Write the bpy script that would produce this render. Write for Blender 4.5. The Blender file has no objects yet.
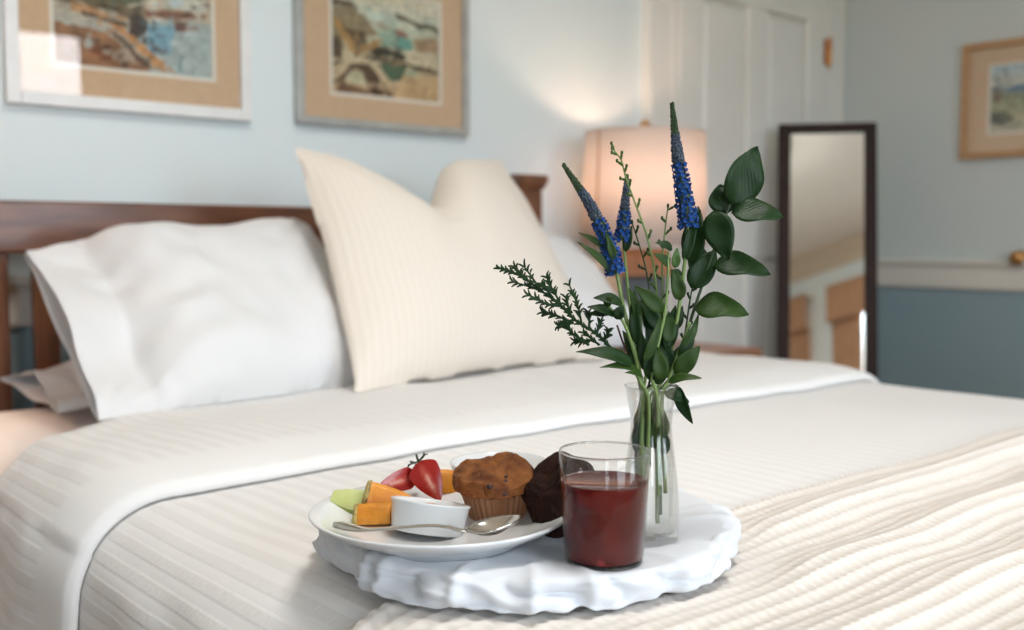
import bpy, bmesh, math, random
import numpy as np
from mathutils import Vector, Matrix, Euler, noise

PI = math.pi
R = math.radians
sc = bpy.context.scene
COL = sc.collection
random.seed(7)

# ------------------------------------------------------------------ camera
FPX, HORIZON, YAW, CAMZ = 1050.0, 238.0, R(41.0), 0.93
PITCH = math.atan((315.0 - HORIZON) / FPX)
CAM = Vector((0, 0, CAMZ))
cd = bpy.data.cameras.new('camera')
cam = bpy.data.objects.new('camera', cd)
COL.objects.link(cam)
cam.location = CAM
cam.rotation_euler = (PI / 2 - PITCH, 0, -YAW)
cd.sensor_width = 36.0
cd.lens = FPX / 1024.0 * 36.0
cd.clip_start = 0.02
cd.dof.use_dof = True
cd.dof.focus_distance = 0.86
cd.dof.aperture_fstop = 4.6
sc.camera = cam
FW = Vector((math.sin(YAW) * math.cos(PITCH), math.cos(YAW) * math.cos(PITCH), -math.sin(PITCH)))
RT = Vector((math.cos(YAW), -math.sin(YAW), 0))
UP = RT.cross(FW)

def ray(px, py):
    return FW + RT * ((px - 512) / FPX) + UP * ((315 - py) / FPX)
def at(px, py, d):
    return CAM + ray(px, py) * d
def on(px, py, z):
    r = ray(px, py)
    return CAM + r * ((z - CAM.z) / r.z)

# ------------------------------------------------------------------ view, world, daylight
sc.view_settings.view_transform = 'Standard'
sc.view_settings.look = 'None'
sc.view_settings.exposure = 0.06
sc.view_settings.gamma = 1.0
sc.view_settings.use_curve_mapping = False
sc.cycles.max_bounces = 14
sc.cycles.transparent_max_bounces = 24
sc.cycles.diffuse_bounces = 8
sc.cycles.sample_clamp_indirect = 6.0
sc.cycles.caustics_reflective = False
sc.cycles.caustics_refractive = False

SKY = 11.0
CEIL_FILL = 30.0            # radiance of the added ceiling fill dish
world = bpy.data.worlds.new('sky')
sc.world = world
world.use_nodes = True
wn = world.node_tree; wn.nodes.clear()
wo = wn.nodes.new('ShaderNodeOutputWorld')
bg = wn.nodes.new('ShaderNodeBackground')
tc = wn.nodes.new('ShaderNodeTexCoord')
sep = wn.nodes.new('ShaderNodeSeparateXYZ')
nz = wn.nodes.new('ShaderNodeTexNoise'); nz.inputs['Scale'].default_value = 7.0; nz.inputs['Detail'].default_value = 5
mpw = wn.nodes.new('ShaderNodeMapping'); mpw.inputs['Scale'].default_value = (1, 1, 3.5)
cr = wn.nodes.new('ShaderNodeValToRGB')
cr.color_ramp.elements[0].position = 0.42; cr.color_ramp.elements[0].color = (0.64, 0.80, 0.98, 1)
cr.color_ramp.elements[1].position = 0.60; cr.color_ramp.elements[1].color = (0.95, 0.98, 1.0, 1)
gr = wn.nodes.new('ShaderNodeValToRGB')
gr.color_ramp.elements[0].position = 0.46; gr.color_ramp.elements[0].color = (0.22, 0.24, 0.20, 1)
gr.color_ramp.elements[1].position = 0.50; gr.color_ramp.elements[1].color = (1, 1, 1, 1)
mr = wn.nodes.new('ShaderNodeMapRange'); mr.inputs[1].default_value = -1; mr.inputs[2].default_value = 1
mulw = wn.nodes.new('ShaderNodeMixRGB'); mulw.blend_type = 'MULTIPLY'; mulw.inputs[0].default_value = 1
wn.links.new(tc.outputs['Generated'], sep.inputs[0])
wn.links.new(tc.outputs['Generated'], mpw.inputs[0])
wn.links.new(mpw.outputs[0], nz.inputs['Vector'])
wn.links.new(nz.outputs['Fac'], cr.inputs[0])
wn.links.new(sep.outputs['Z'], mr.inputs[0])
wn.links.new(mr.outputs[0], gr.inputs[0])
wn.links.new(cr.outputs[0], mulw.inputs[1]); wn.links.new(gr.outputs[0], mulw.inputs[2])
wn.links.new(mulw.outputs[0], bg.inputs[0])
bg.inputs[1].default_value = SKY
wn.links.new(bg.outputs[0], wo.inputs[0])

# room numbers
XL, XR, YB, YF, ZC = -2.3, 3.52, 2.20, -1.40, 2.60     # left, right, headboard wall, foot wall, ceiling
WINS = [(1.10, 2.08), (-0.09, 0.86), (-1.50, -0.52)]    # openings in the foot wall
WZ0, WZ1 = 0.62, 2.16
for (a, b) in WINS:                                     # portals: daylight enters through the windows
    ld = bpy.data.lights.new('window_portal', 'AREA')
    ld.shape = 'RECTANGLE'; ld.size = b - a; ld.size_y = WZ1 - WZ0
    ld.cycles.is_portal = True
    lo = bpy.data.objects.new('window_portal', ld); COL.objects.link(lo)
    lo.location = ((a + b) / 2, YF - 0.12, (WZ0 + WZ1) / 2)
    lo.rotation_euler = (R(90), 0, 0)

# ------------------------------------------------------------------ helpers
def thing(name, label, cat, loc=(0, 0, 0), rot=(0, 0, 0), group=None):
    o = bpy.data.objects.new(name, None); COL.objects.link(o)
    o.empty_display_size = 0.05
    o.location = loc; o.rotation_euler = rot
    return tag(o, label, cat, group)
def tag(o, label=None, cat=None, group=None, kind=None):
    if label: o['label'] = label
    if cat: o['category'] = cat
    if group: o['group'] = group
    if kind: o['kind'] = kind
    return o
def root_matrix(o):
    while o.parent: o = o.parent
    return Matrix.Translation(o.location) @ o.rotation_euler.to_matrix().to_4x4()

class MB:
    def __init__(s): s.v = []; s.f = []; s.uv = None
    def add(s, v, f):
        n = len(s.v); s.v += [Vector(p) for p in v]; s.f += [tuple(i + n for i in q) for q in f]; return s
    def box(s, lo, hi):
        x0, y0, z0 = lo; x1, y1, z1 = hi
        return s.add([(x0,y0,z0),(x1,y0,z0),(x1,y1,z0),(x0,y1,z0),(x0,y0,z1),(x1,y0,z1),(x1,y1,z1),(x0,y1,z1)],
                     [(0,3,2,1),(4,5,6,7),(0,1,5,4),(1,2,6,5),(2,3,7,6),(3,0,4,7)])
    def tube(s, pts, rad, n=6, cap=True):
        pts = [Vector(p) for p in pts]
        if not isinstance(rad, (list, tuple)): rad = [rad] * len(pts)
        vs = []; fs = []; ref = Vector((0.31, 0.22, 0.93))
        for i, p in enumerate(pts):
            t = (pts[min(i + 1, len(pts) - 1)] - pts[max(i - 1, 0)])
            if t.length < 1e-9: t = Vector((0, 0, 1))
            t.normalize()
            a = t.cross(ref)
            if a.length < 1e-3: a = t.cross(Vector((1, 0, 0)))
            a.normalize(); b = t.cross(a); b.normalize(); ref = a.cross(t) if a.cross(t).length > .5 else ref
            ref = b
            ref = Vector((0.31, 0.22, 0.93))
            for k in range(n):
                q = 2 * PI * k / n
                vs.append(p + (a * math.cos(q) + b * math.sin(q)) * rad[i])
        for i in range(len(pts) - 1):
            for k in range(n):
                fs.append((i*n+k, i*n+(k+1)%n, (i+1)*n+(k+1)%n, (i+1)*n+k))
        if cap:
            fs.append(tuple(range(n))[::-1]); fs.append(tuple((len(pts)-1)*n + k for k in range(n)))
        return s.add(vs, fs)
    def lathe(s, prof, c=(0, 0, 0), n=48, fr=None, close=True):
        """prof: list of (r,z); fr(theta,r,z)->(r,z) optional."""
        vs = []; fs = []
        for (r, z) in prof:
            for k in range(n):
                th = 2 * PI * k / n
                rr, zz = (fr(th, r, z) if fr else (r, z))
                vs.append((c[0] + rr*math.cos(th), c[1] + rr*math.sin(th), c[2] + zz))
        for i in range(len(prof) - 1):
            for k in range(n):
                fs.append((i*n+k, i*n+(k+1)%n, (i+1)*n+(k+1)%n, (i+1)*n+k))
        if close:
            if prof[0][0] > 0: fs.append(tuple(range(n))[::-1])
            if prof[-1][0] > 0: fs.append(tuple((len(prof)-1)*n + k for k in range(n)))
        return s.add(vs, fs)
    def grid(s, fn, nu, nv, uvfn=None, wrap=False):
        n0 = len(s.v)
        for i in range(nu):
            for j in range(nv):
                s.v.append(Vector(fn(i, j)))
                if uvfn:
                    if s.uv is None: s.uv = []
                    s.uv.append(uvfn(i, j))
        for i in range(nu - (0 if wrap else 1)):
            for j in range(nv - 1):
                i2 = (i + 1) % nu
                s.f.append((n0+i*nv+j, n0+i2*nv+j, n0+i2*nv+j+1, n0+i*nv+j+1))
        return s
    def ico(s, c, r, sub=1, sq=(1, 1, 1), nz=0, fr=1):
        bm = bmesh.new(); bmesh.ops.create_icosphere(bm, subdivisions=sub, radius=1)
        vs = []
        for v in bm.verts:
            p = v.co.copy()
            k = 1 + (nz * noise.noise(p * fr + Vector(c) * 91) if nz else 0)
            vs.append((c[0] + p.x*r*sq[0]*k, c[1] + p.y*r*sq[1]*k, c[2] + p.z*r*sq[2]*k))
        fs = [tuple(v.index for v in f.verts) for f in bm.faces]
        bm.free(); return s.add(vs, fs)
    def build(s, name, mat, parent=None, local=False, smooth=True, bevel=0, seg=2, solid=0, sub=0, origin=None, fixn=True, off=-1):
        me = bpy.data.meshes.new(name)
        vs = s.v
        if parent is not None and not local:
            im = root_matrix(parent).inverted(); vs = [im @ p for p in vs]
        if origin is not None: o3 = Vector(origin); vs = [p - o3 for p in vs]
        me.from_pydata([tuple(p) for p in vs], [], s.f)
        if s.uv is not None:
            ul = me.uv_layers.new(name='UVMap')
            vi = np.empty(len(me.loops), dtype=np.int32); me.loops.foreach_get('vertex_index', vi)
            ul.data.foreach_set('uv', np.array(s.uv, dtype=np.float32)[vi].ravel())
        if fixn and len(me.polygons) < 60000:
            bm = bmesh.new(); bm.from_mesh(me)
            bmesh.ops.remove_doubles(bm, verts=bm.verts, dist=1e-6) if s.uv is None else None
            bmesh.ops.recalc_face_normals(bm, faces=bm.faces); bm.to_mesh(me); bm.free()
        if smooth: me.polygons.foreach_set('use_smooth', [True] * len(me.polygons))
        me.materials.append(mat)
        o = bpy.data.objects.new(name, me); COL.objects.link(o)
        if parent is not None: o.parent = parent
        if origin is not None: o.location = origin
        if bevel:
            m = o.modifiers.new('bevel', 'BEVEL'); m.width = bevel; m.segments = seg; m.limit_method = 'ANGLE'; m.angle_limit = R(30); m.harden_normals = True
        if solid:
            m = o.modifiers.new('thickness', 'SOLIDIFY'); m.thickness = solid; m.offset = off
        if sub:
            m = o.modifiers.new('smooth', 'SUBSURF'); m.levels = sub; m.render_levels = sub
        return o
def struct(o): return tag(o, kind='structure')

def smooth_path(pts, k=6):
    pts = [Vector(p) for p in pts]
    if len(pts) < 3: return pts
    P = [pts[0] * 2 - pts[1]] + pts + [pts[-1] * 2 - pts[-2]]
    out = []
    for i in range(1, len(P) - 2):
        a, b, c, d = P[i-1:i+3]
        for j in range(k):
            t = j / k
            out.append(0.5 * ((2*b) + (c-a)*t + (2*a-5*b+4*c-d)*t*t + (3*b-a-3*c+d)*t**3))
    out.append(pts[-1]); return out
def sstep(a, b, x):
    t = min(1, max(0, (x - a) / (b - a))); return t * t * (3 - 2 * t)

# ------------------------------------------------------------------ materials
def nodes(name):
    m = bpy.data.materials.new(name); m.use_nodes = True
    nt = m.node_tree; return m, nt, nt.nodes['Principled BSDF']
def rgb(c): return (c[0], c[1], c[2], 1)
def mk(name, col, rough=0.5, col2=None, nscale=8, stretch=(1, 1, 1), bump=0, bscale=60, coord='Object', metal=0, sheen=0, spec=None, coat=0, trans=0, ior=None, sss=0, detail=5, lo=.35, hi=.65):
    m, nt, b = nodes(name)
    b.inputs['Base Color'].default_value = rgb(col); b.inputs['Roughness'].default_value = rough
    b.inputs['Metallic'].default_value = metal
    if sheen: b.inputs['Sheen Weight'].default_value = sheen; b.inputs['Sheen Roughness'].default_value = .5
    if spec is not None: b.inputs['Specular IOR Level'].default_value = spec
    if coat: b.inputs['Coat Weight'].default_value = coat; b.inputs['Coat Roughness'].default_value = .15
    if trans: b.inputs['Transmission Weight'].default_value = trans
    if ior: b.inputs['IOR'].default_value = ior
    if sss: b.inputs['Subsurface Weight'].default_value = sss; b.inputs['Subsurface Radius'].default_value = (.01, .006, .004); b.inputs['Subsurface Scale'].default_value = 1
    if col2 is not None or bump:
        t = nt.nodes.new('ShaderNodeTexCoord'); mp = nt.nodes.new('ShaderNodeMapping')
        mp.inputs['Scale'].default_value = stretch
        nt.links.new(t.outputs[coord], mp.inputs[0])
    if col2 is not None:
        n = nt.nodes.new('ShaderNodeTexNoise'); n.inputs['Scale'].default_value = nscale; n.inputs['Detail'].default_value = detail
        r = nt.nodes.new('ShaderNodeValToRGB')
        r.color_ramp.elements[0].color = rgb(col); r.color_ramp.elements[0].position = lo
        r.color_ramp.elements[1].color = rgb(col2); r.color_ramp.elements[1].position = hi
        nt.links.new(mp.outputs[0], n.inputs['Vector']); nt.links.new(n.outputs['Fac'], r.inputs[0])
        nt.links.new(r.outputs[0], b.inputs['Base Color'])
    if bump:
        n2 = nt.nodes.new('ShaderNodeTexNoise'); n2.inputs['Scale'].default_value = bscale; n2.inputs['Detail'].default_value = 4
        bp = nt.nodes.new('ShaderNodeBump'); bp.inputs['Strength'].default_value = bump; bp.inputs['Distance'].default_value = .004
        nt.links.new(mp.outputs[0], n2.inputs['Vector']); nt.links.new(n2.outputs['Fac'], bp.inputs['Height'])
        nt.links.new(bp.outputs[0], b.inputs['Normal'])
    return m
def two_tone_wall(name, upper, lower, zsplit):
    m, nt, b = nodes(name)
    b.inputs['Roughness'].default_value = .6
    g = nt.nodes.new('ShaderNodeTexCoord'); s = nt.nodes.new('ShaderNodeSeparateXYZ')
    gt = nt.nodes.new('ShaderNodeMath'); gt.operation = 'GREATER_THAN'; gt.inputs[1].default_value = zsplit
    mx = nt.nodes.new('ShaderNodeMixRGB'); mx.inputs[1].default_value = rgb(lower); mx.inputs[2].default_value = rgb(upper)
    nt.links.new(g.outputs['Object'], s.inputs[0]); nt.links.new(s.outputs['Z'], gt.inputs[0]); nt.links.new(gt.outputs[0], mx.inputs[0])
    n = nt.nodes.new('ShaderNodeTexNoise'); n.inputs['Scale'].default_value = 3; n.inputs['Detail'].default_value = 4
    mm = nt.nodes.new('ShaderNodeMixRGB'); mm.blend_type = 'MULTIPLY'; mm.inputs[0].default_value = .06
    nt.links.new(g.outputs['Object'], n.inputs['Vector']); nt.links.new(mx.outputs[0], mm.inputs[1]); nt.links.new(n.outputs['Color'], mm.inputs[2])
    nt.links.new(mm.outputs[0], b.inputs['Base Color'])
    n2 = nt.nodes.new('ShaderNodeTexNoise'); n2.inputs['Scale'].default_value = 180
    bp = nt.nodes.new('ShaderNodeBump'); bp.inputs['Strength'].default_value = .12; bp.inputs['Distance'].default_value = .002
    nt.links.new(g.outputs['Object'], n2.inputs['Vector']); nt.links.new(n2.outputs['Fac'], bp.inputs['Height']); nt.links.new(bp.outputs[0], b.inputs['Normal'])
    return m
def thin_glass(name, tint=(1, 1, 1), ior=1.5, rough=0.0):
    m = bpy.data.materials.new(name); m.use_nodes = True; nt = m.node_tree; nt.nodes.clear()
    o = nt.nodes.new('ShaderNodeOutputMaterial'); mx = nt.nodes.new('ShaderNodeMixShader')
    t = nt.nodes.new('ShaderNodeBsdfTransparent'); t.inputs[0].default_value = rgb(tint)
    g = nt.nodes.new('ShaderNodeBsdfGlossy'); g.inputs['Roughness'].default_value = rough
    lw = nt.nodes.new('ShaderNodeLayerWeight'); lw.inputs[0].default_value = .5      # Schlick reflectance, same from both sides
    pw = nt.nodes.new('ShaderNodeMath'); pw.operation = 'POWER'; pw.inputs[1].default_value = 5; nt.links.new(lw.outputs['Facing'], pw.inputs[0])
    f0 = ((ior - 1) / (ior + 1)) ** 2
    f = nt.nodes.new('ShaderNodeMath'); f.operation = 'MULTIPLY_ADD'; f.inputs[1].default_value = 1 - f0; f.inputs[2].default_value = f0; nt.links.new(pw.outputs[0], f.inputs[0])
    nt.links.new(f.outputs[0], mx.inputs[0]); nt.links.new(t.outputs[0], mx.inputs[1]); nt.links.new(g.outputs[0], mx.inputs[2])
    nt.links.new(mx.outputs[0], o.inputs[0]); return m
def striped_fabric(name, base, dark, period, axis=0, duty=.5, band=None, bump=.25, wrinkle=.25):
    """UV in metres; satin stripes along the other axis; band=(v0,v1) is a plain hem."""
    m, nt, b = nodes(name)
    b.inputs['Roughness'].default_value = .82; b.inputs['Sheen Weight'].default_value = .15
    t = nt.nodes.new('ShaderNodeTexCoord'); s = nt.nodes.new('ShaderNodeSeparateXYZ'); nt.links.new(t.outputs['UV'], s.inputs[0])
    def math_(op, a, v=None, b2=None):
        n = nt.nodes.new('ShaderNodeMath'); n.operation = op
        nt.links.new(a, n.inputs[0])
        if v is not None: n.inputs[1].default_value = v
        if b2 is not None: nt.links.new(b2, n.inputs[1])
        return n.outputs[0]
    w = math_('MULTIPLY', s.outputs[axis], 2 * PI / period)
    w = math_('SINE', w)
    st = nt.nodes.new('ShaderNodeMapRange'); st.inputs[1].default_value = -.35; st.inputs[2].default_value = .35
    nt.links.new(w, st.inputs[0]); stripe = st.outputs[0]
    if band:
        bd = nt.nodes.new('ShaderNodeMapRange'); bd.inputs[1].default_value = band[0]; bd.inputs[2].default_value = band[1]
        nt.links.new(s.outputs[1 - axis], bd.inputs[0])
        stripe = math_('MULTIPLY', stripe, b2=bd.outputs[0])
    mx = nt.nodes.new('ShaderNodeMixRGB'); mx.inputs[1].default_value = rgb(base); mx.inputs[2].default_value = rgb(dark)
    nt.links.new(stripe, mx.inputs[0]); nt.links.new(mx.outputs[0], b.inputs['Base Color'])
    # crossways crinkle plus soft wrinkles
    mp = nt.nodes.new('ShaderNodeMapping'); mp.inputs['Scale'].default_value = (60, 260, 1) if axis == 0 else (260, 60, 1)
    nt.links.new(t.outputs['UV'], mp.inputs[0])
    n1 = nt.nodes.new('ShaderNodeTexNoise'); n1.inputs['Scale'].default_value = 1; n1.inputs['Detail'].default_value = 2
    nt.links.new(mp.outputs[0], n1.inputs['Vector'])
    h = math_('MULTIPLY', n1.outputs['Fac'], b2=stripe)
    n2 = nt.nodes.new('ShaderNodeTexNoise'); n2.inputs['Scale'].default_value = 11; n2.inputs['Detail'].default_value = 4
    nt.links.new(t.outputs['UV'], n2.inputs['Vector'])
    n2s = math_('MULTIPLY', n2.outputs['Fac'], wrinkle * 8)
    h2 = math_('ADD', h, b2=n2s)
    bp = nt.nodes.new('ShaderNodeBump'); bp.inputs['Strength'].default_value = bump; bp.inputs['Distance'].default_value = .004
    nt.links.new(h2, bp.inputs['Height']); nt.links.new(bp.outputs[0], b.inputs['Normal'])
    return m

M = {}
M['wall_blue'] = two_tone_wall('painted_wall_two_blues', (.755, .825, .835), (.25, .36, .40), .80)
M['wall_green'] = two_tone_wall('painted_wall_two_greyblues', (.61, .655, .635), (.27, .365, .395), .80)
M['ceiling'] = mk('ceiling_paint', (.91, .88, .83), .8)
M['trimwhite'] = mk('trim_paint', (.72, .69, .62), .45, (.68, .65, .58), 4)
M['doorwhite'] = mk('door_paint', (.84, .825, .775), .4, (.81, .795, .75), 5)
M['crown'] = mk('crown_paint', (.62, .52, .40), .6)
M['floor'] = mk('floor_boards_stain', (.30, .18, .10), .4, (.22, .12, .06), 3, (1, 12, 1))
M['walnut'] = mk('walnut_wood', (.105, .038, .018), .36, (.18, .070, .032), 6, (1.2, 10, 10), bump=.05, bscale=40, coat=.25)
M['walnut_v'] = mk('walnut_wood_upright', (.115, .043, .020), .38, (.19, .075, .034), 6, (10, 10, 1.2), bump=.05, bscale=40, coat=.2)
M['nightwood'] = mk('nightstand_wood', (.26, .11, .055), .4, (.34, .16, .085), 5, (2, 12, 12), coat=.2)
M['lampwood'] = mk('lamp_wood', (.30, .135, .06), .45, (.40, .19, .09), 6, (8, 8, 1.5))
M['lampgrey'] = mk('lamp_plinth_grey', (.085, .095, .105), .6, (.11, .12, .13), 9)
M['darkframe'] = mk('espresso_wood', (.022, .010, .008), .55, (.034, .016, .012), 8, (8, 8, 1.2), spec=.2)
M['silver'] = mk('silvered_frame', (.82, .82, .81), .35, (.77, .77, .76), 20, spec=.6)
M['silver2'] = mk('dull_silver_frame', (.50, .50, .47), .4, (.42, .42, .40), 20, metal=.3)
M['tanframe'] = mk('tan_wood_frame', (.46, .26, .12), .5, (.54, .32, .16), 9, (2, 2, 8))
M['mat'] = mk('tan_mat_board', (.66, .46, .29), .9, (.62, .43, .27), 60)
M['matcore'] = mk('mat_bevel_white', (.78, .74, .64), .8)
M['picglass'] = thin_glass('picture_glass')
M['winglass'] = thin_glass('window_glass')
M['brass'] = mk('aged_brass', (.60, .32, .12), .35, (.45, .22, .08), 20, metal=.85)
M['mirror'] = mk('mirror_silver', (.95, .95, .93), .015, metal=1)
M['curtain'] = mk('tan_curtain_cloth', (.42, .24, .14), .9, (.50, .30, .18), 14, (6, 6, .6))
M['linen'] = mk('white_pillow_cotton', (.73, .73, .73), .85, (.70, .70, .705), 6, bump=.10, bscale=26, sheen=.15)
M['sheet'] = mk('white_sheet_cotton', (.70, .67, .65), .85, bump=.10, bscale=18, sheen=.15)
M['napkin'] = mk('white_napkin_cotton', (.64, .66, .69), .8, bump=.07, bscale=70, sheen=.15)
M['duvet'] = striped_fabric('satin_striped_cotton', (.80, .785, .768), (.752, .734, .714), .025)
M['fold'] = striped_fabric('satin_striped_turnback', (.79, .782, .77), (.745, .73, .71), .025, band=(.165, .185))
M['cream'] = striped_fabric('cream_ribbed_cotton', (.77, .70, .615), (.75, .675, .585), .015, bump=.35, wrinkle=.05)
M['throw'] = mk('cream_waffle_cotton', (.69, .64, .585), .92, sheen=.2)
M['china'] = mk('white_china', (.68, .69, .69), .12, spec=.55)
M['chinacream'] = mk('cream_china', (.76, .72, .64), .15, spec=.5)
M['steel'] = mk('polished_steel', (.62, .60, .57), .14, metal=1)
M['tumbler'] = thin_glass('tumbler_glass', (.985, .99, .985), 1.38)
M['glass'] = thin_glass('vase_glass', (.985, .99, .985), 1.42)
nt_ = M['glass'].node_tree; o_ = nt_.nodes['Material Output']; thin_ = o_.inputs[0].links[0].from_socket
rf_ = nt_.nodes.new('ShaderNodeBsdfGlass'); rf_.inputs['IOR'].default_value = 1.45; rf_.inputs['Roughness'].default_value = 0; rf_.inputs[0].default_value = (.97, .98, .97, 1)
mg_ = nt_.nodes.new('ShaderNodeMixShader'); mg_.inputs[0].default_value = .18
nt_.links.new(thin_, mg_.inputs[1]); nt_.links.new(rf_.outputs[0], mg_.inputs[2]); nt_.links.new(mg_.outputs[0], o_.inputs[0])
M['tray'] = mk('tray_melamine', (.45, .45, .44), .4)

def shade_mat():
    m = bpy.data.materials.new('linen_lamp_shade'); m.use_nodes = True; nt = m.node_tree; nt.nodes.clear()
    o = nt.nodes.new('ShaderNodeOutputMaterial'); mx = nt.nodes.new('ShaderNodeMixShader'); mx.inputs[0].default_value = .5
    d = nt.nodes.new('ShaderNodeBsdfDiffuse'); d.inputs[0].default_value = (.80, .74, .70, 1)
    t = nt.nodes.new('ShaderNodeBsdfTranslucent'); t.inputs[0].default_value = (.80, .72, .66, 1)
    nt.links.new(d.outputs[0], mx.inputs[1]); nt.links.new(t.outputs[0], mx.inputs[2]); nt.links.new(mx.outputs[0], o.inputs[0])
    return m
M['shade'] = shade_mat()
M['shadeseam'] = mk('lamp_shade_seam', (.50, .27, .15), .9)
def juice_mat():
    m, nt, b = nodes('red_berry_juice')
    b.inputs['Base Color'].default_value = (.15, .005, .0035, 1); b.inputs['Roughness'].default_value = .02
    b.inputs['Transmission Weight'].default_value = .60; b.inputs['IOR'].default_value = 1.33
    return m
M['juice'] = juice_mat()
M['clear'] = mk('solid_clear_glass', (.95, .96, .95), 0.0, trans=1.0, ior=1.45)
M['muffin'] = mk('baked_muffin_crust', (.29, .105, .028), .65, (.115, .034, .010), 45, spec=.2, bump=.9, bscale=170, detail=8)
M['berry'] = mk('dark_baked_berry', (.030, .010, .012), .4)
M['choc'] = mk('chocolate_muffin_crust', (.034, .011, .006), .7, (.014, .005, .0035), 70, spec=.15, bump=1.0, bscale=200, detail=8)
M['liner'] = mk('brown_paper_liner', (.36, .175, .085), .7, (.27, .115, .05), 30, (1, 1, .3))
M['linerdark'] = mk('dark_paper_liner', (.09, .04, .025), .7)
M['honeydew'] = mk('honeydew_flesh', (.50, .53, .19), .35, (.56, .60, .30), 40, sss=.3)
M['honeyrind'] = mk('honeydew_rind', (.20, .27, .045), .4)
M['orangeflesh'] = mk('orange_melon_flesh', (.56, .20, .012), .4, (.66, .27, .022), 60, bump=.4, bscale=160, sss=.25)
M['rind'] = mk('tan_melon_rind', (.42, .32, .09), .6, (.10, .045, .02), 90, lo=.45, hi=.62)
M['strawskin'] = mk('strawberry_skin', (.40, .018, .014), .3, (.30, .010, .010), 40, bump=.5, bscale=260)
M['calyx'] = mk('strawberry_calyx', (.035, .055, .022), .6)
M['jam'] = mk('apricot_jam', (.42, .16, .045), .35, (.55, .30, .14), 90, bump=.5, bscale=200)
def straw_cut():
    m, nt, b = nodes('strawberry_cut_face'); b.inputs['Roughness'].default_value = .25
    t = nt.nodes.new('ShaderNodeTexCoord'); mp = nt.nodes.new('ShaderNodeMapping'); mp.inputs['Scale'].default_value = (150, 1, 34); mp.inputs['Location'].default_value = (0, 0, -.62)
    s = nt.nodes.new('ShaderNodeVectorMath'); s.operation = 'LENGTH'
    mu = nt.nodes.new('ShaderNodeVectorMath'); mu.operation = 'MULTIPLY'; mu.inputs[1].default_value = (1, 0, 1)
    n = nt.nodes.new('ShaderNodeTexNoise'); n.inputs['Scale'].default_value = 300
    ad = nt.nodes.new('ShaderNodeMath'); ad.operation = 'MULTIPLY_ADD'; ad.inputs[1].default_value = .5
    r = nt.nodes.new('ShaderNodeValToRGB'); e = r.color_ramp.elements
    e[0].position = .35; e[0].color = (.70, .36, .28, 1); e[1].position = 1.1 if False else 1.0; e[1].color = (.34, .016, .012, 1)
    x = e.new(.62); x.color = (.48, .075, .05, 1)
    nt.links.new(t.outputs['Object'], mp.inputs[0]); nt.links.new(mp.outputs[0], mu.inputs[0]); nt.links.new(mu.outputs[0], s.inputs[0])
    nt.links.new(t.outputs['Object'], n.inputs['Vector'])
    nt.links.new(n.outputs['Fac'], ad.inputs[0]); nt.links.new(s.outputs['Value'], ad.inputs[2])
    nt.links.new(ad.outputs[0], r.inputs[0]); nt.links.new(r.outputs[0], b.inputs['Base Color'])
    return m
M['strawcut'] = straw_cut()
def leaf_mat(name, c1, c2, rough=.45, tr=.22):
    m, nt, b = nodes(name)
    b.inputs['Specular IOR Level'].default_value = .25
    b.inputs['Roughness'].default_value = rough
    t = nt.nodes.new('ShaderNodeTexCoord'); n = nt.nodes.new('ShaderNodeTexNoise'); n.inputs['Scale'].default_value = 45
    r = nt.nodes.new('ShaderNodeValToRGB'); r.color_ramp.elements[0].color = rgb(c1); r.color_ramp.elements[1].color = rgb(c2)
    r.color_ramp.elements[0].position = .3; r.color_ramp.elements[1].position = .7
    nt.links.new(t.outputs['Object'], n.inputs['Vector']); nt.links.new(n.outputs['Fac'], r.inputs[0]); nt.links.new(r.outputs[0], b.inputs['Base Color'])
    # fine veins running from the midrib
    w = nt.nodes.new('ShaderNodeTexWave'); w.inputs['Scale'].default_value = 6; w.inputs['Distortion'].default_value = 1.5; w.bands_direction = 'DIAGONAL'
    nt.links.new(t.outputs['UV'], w.inputs['Vector'])
    bp = nt.nodes.new('ShaderNodeBump'); bp.inputs['Strength'].default_value = .15; bp.inputs['Distance'].default_value = .001
    nt.links.new(w.outputs['Fac'], bp.inputs['Height']); nt.links.new(bp.outputs[0], b.inputs['Normal'])
    out = nt.nodes['Material Output']
    tl = nt.nodes.new('ShaderNodeBsdfTranslucent'); tl.inputs[0].default_value = (c2[0] * 2.2, c2[1] * 2.0, c2[2], 1)
    mx = nt.nodes.new('ShaderNodeMixShader'); mx.inputs[0].default_value = tr
    nt.links.new(b.outputs[0], mx.inputs[1]); nt.links.new(tl.outputs[0], mx.inputs[2]); nt.links.new(mx.outputs[0], out.inputs[0])
    return m
M['leafdark'] = leaf_mat('dark_green_leaf', (.008, .030, .006), (.016, .047, .009))
M['leafmid'] = leaf_mat('mid_green_leaf', (.020, .052, .007), (.036, .076, .012))
M['leaflight'] = leaf_mat('light_green_leaf', (.075, .150, .045), (.11, .20, .065))
M['stemgreen'] = mk('yellow_green_stem', (.14, .22, .055), .5, (.19, .28, .08), 30)
M['stemdark'] = mk('dark_green_stem', (.025, .055, .016), .5)
M['stembrown'] = mk('reddish_brown_stem', (.09, .028, .016), .5)
M['cedar'] = mk('cedar_green', (.010, .032, .010), .6, (.018, .048, .014), 60, spec=.2)
M['sprig'] = mk('fresh_sprig_green', (.035, .080, .016), .6, (.055, .11, .026), 60, spec=.2)
M['blue'] = mk('veronica_blue', (.006, .036, .165), .6, (.015, .08, .29), 160, spec=.2)
M['bluegrey'] = mk('veronica_bud_grey', (.045, .058, .095), .7, (.085, .105, .135), 160, spec=.2)
M['budgreen'] = mk('veronica_bud_green', (.028, .055, .022), .7, (.05, .085, .04), 160, spec=.2)

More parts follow.
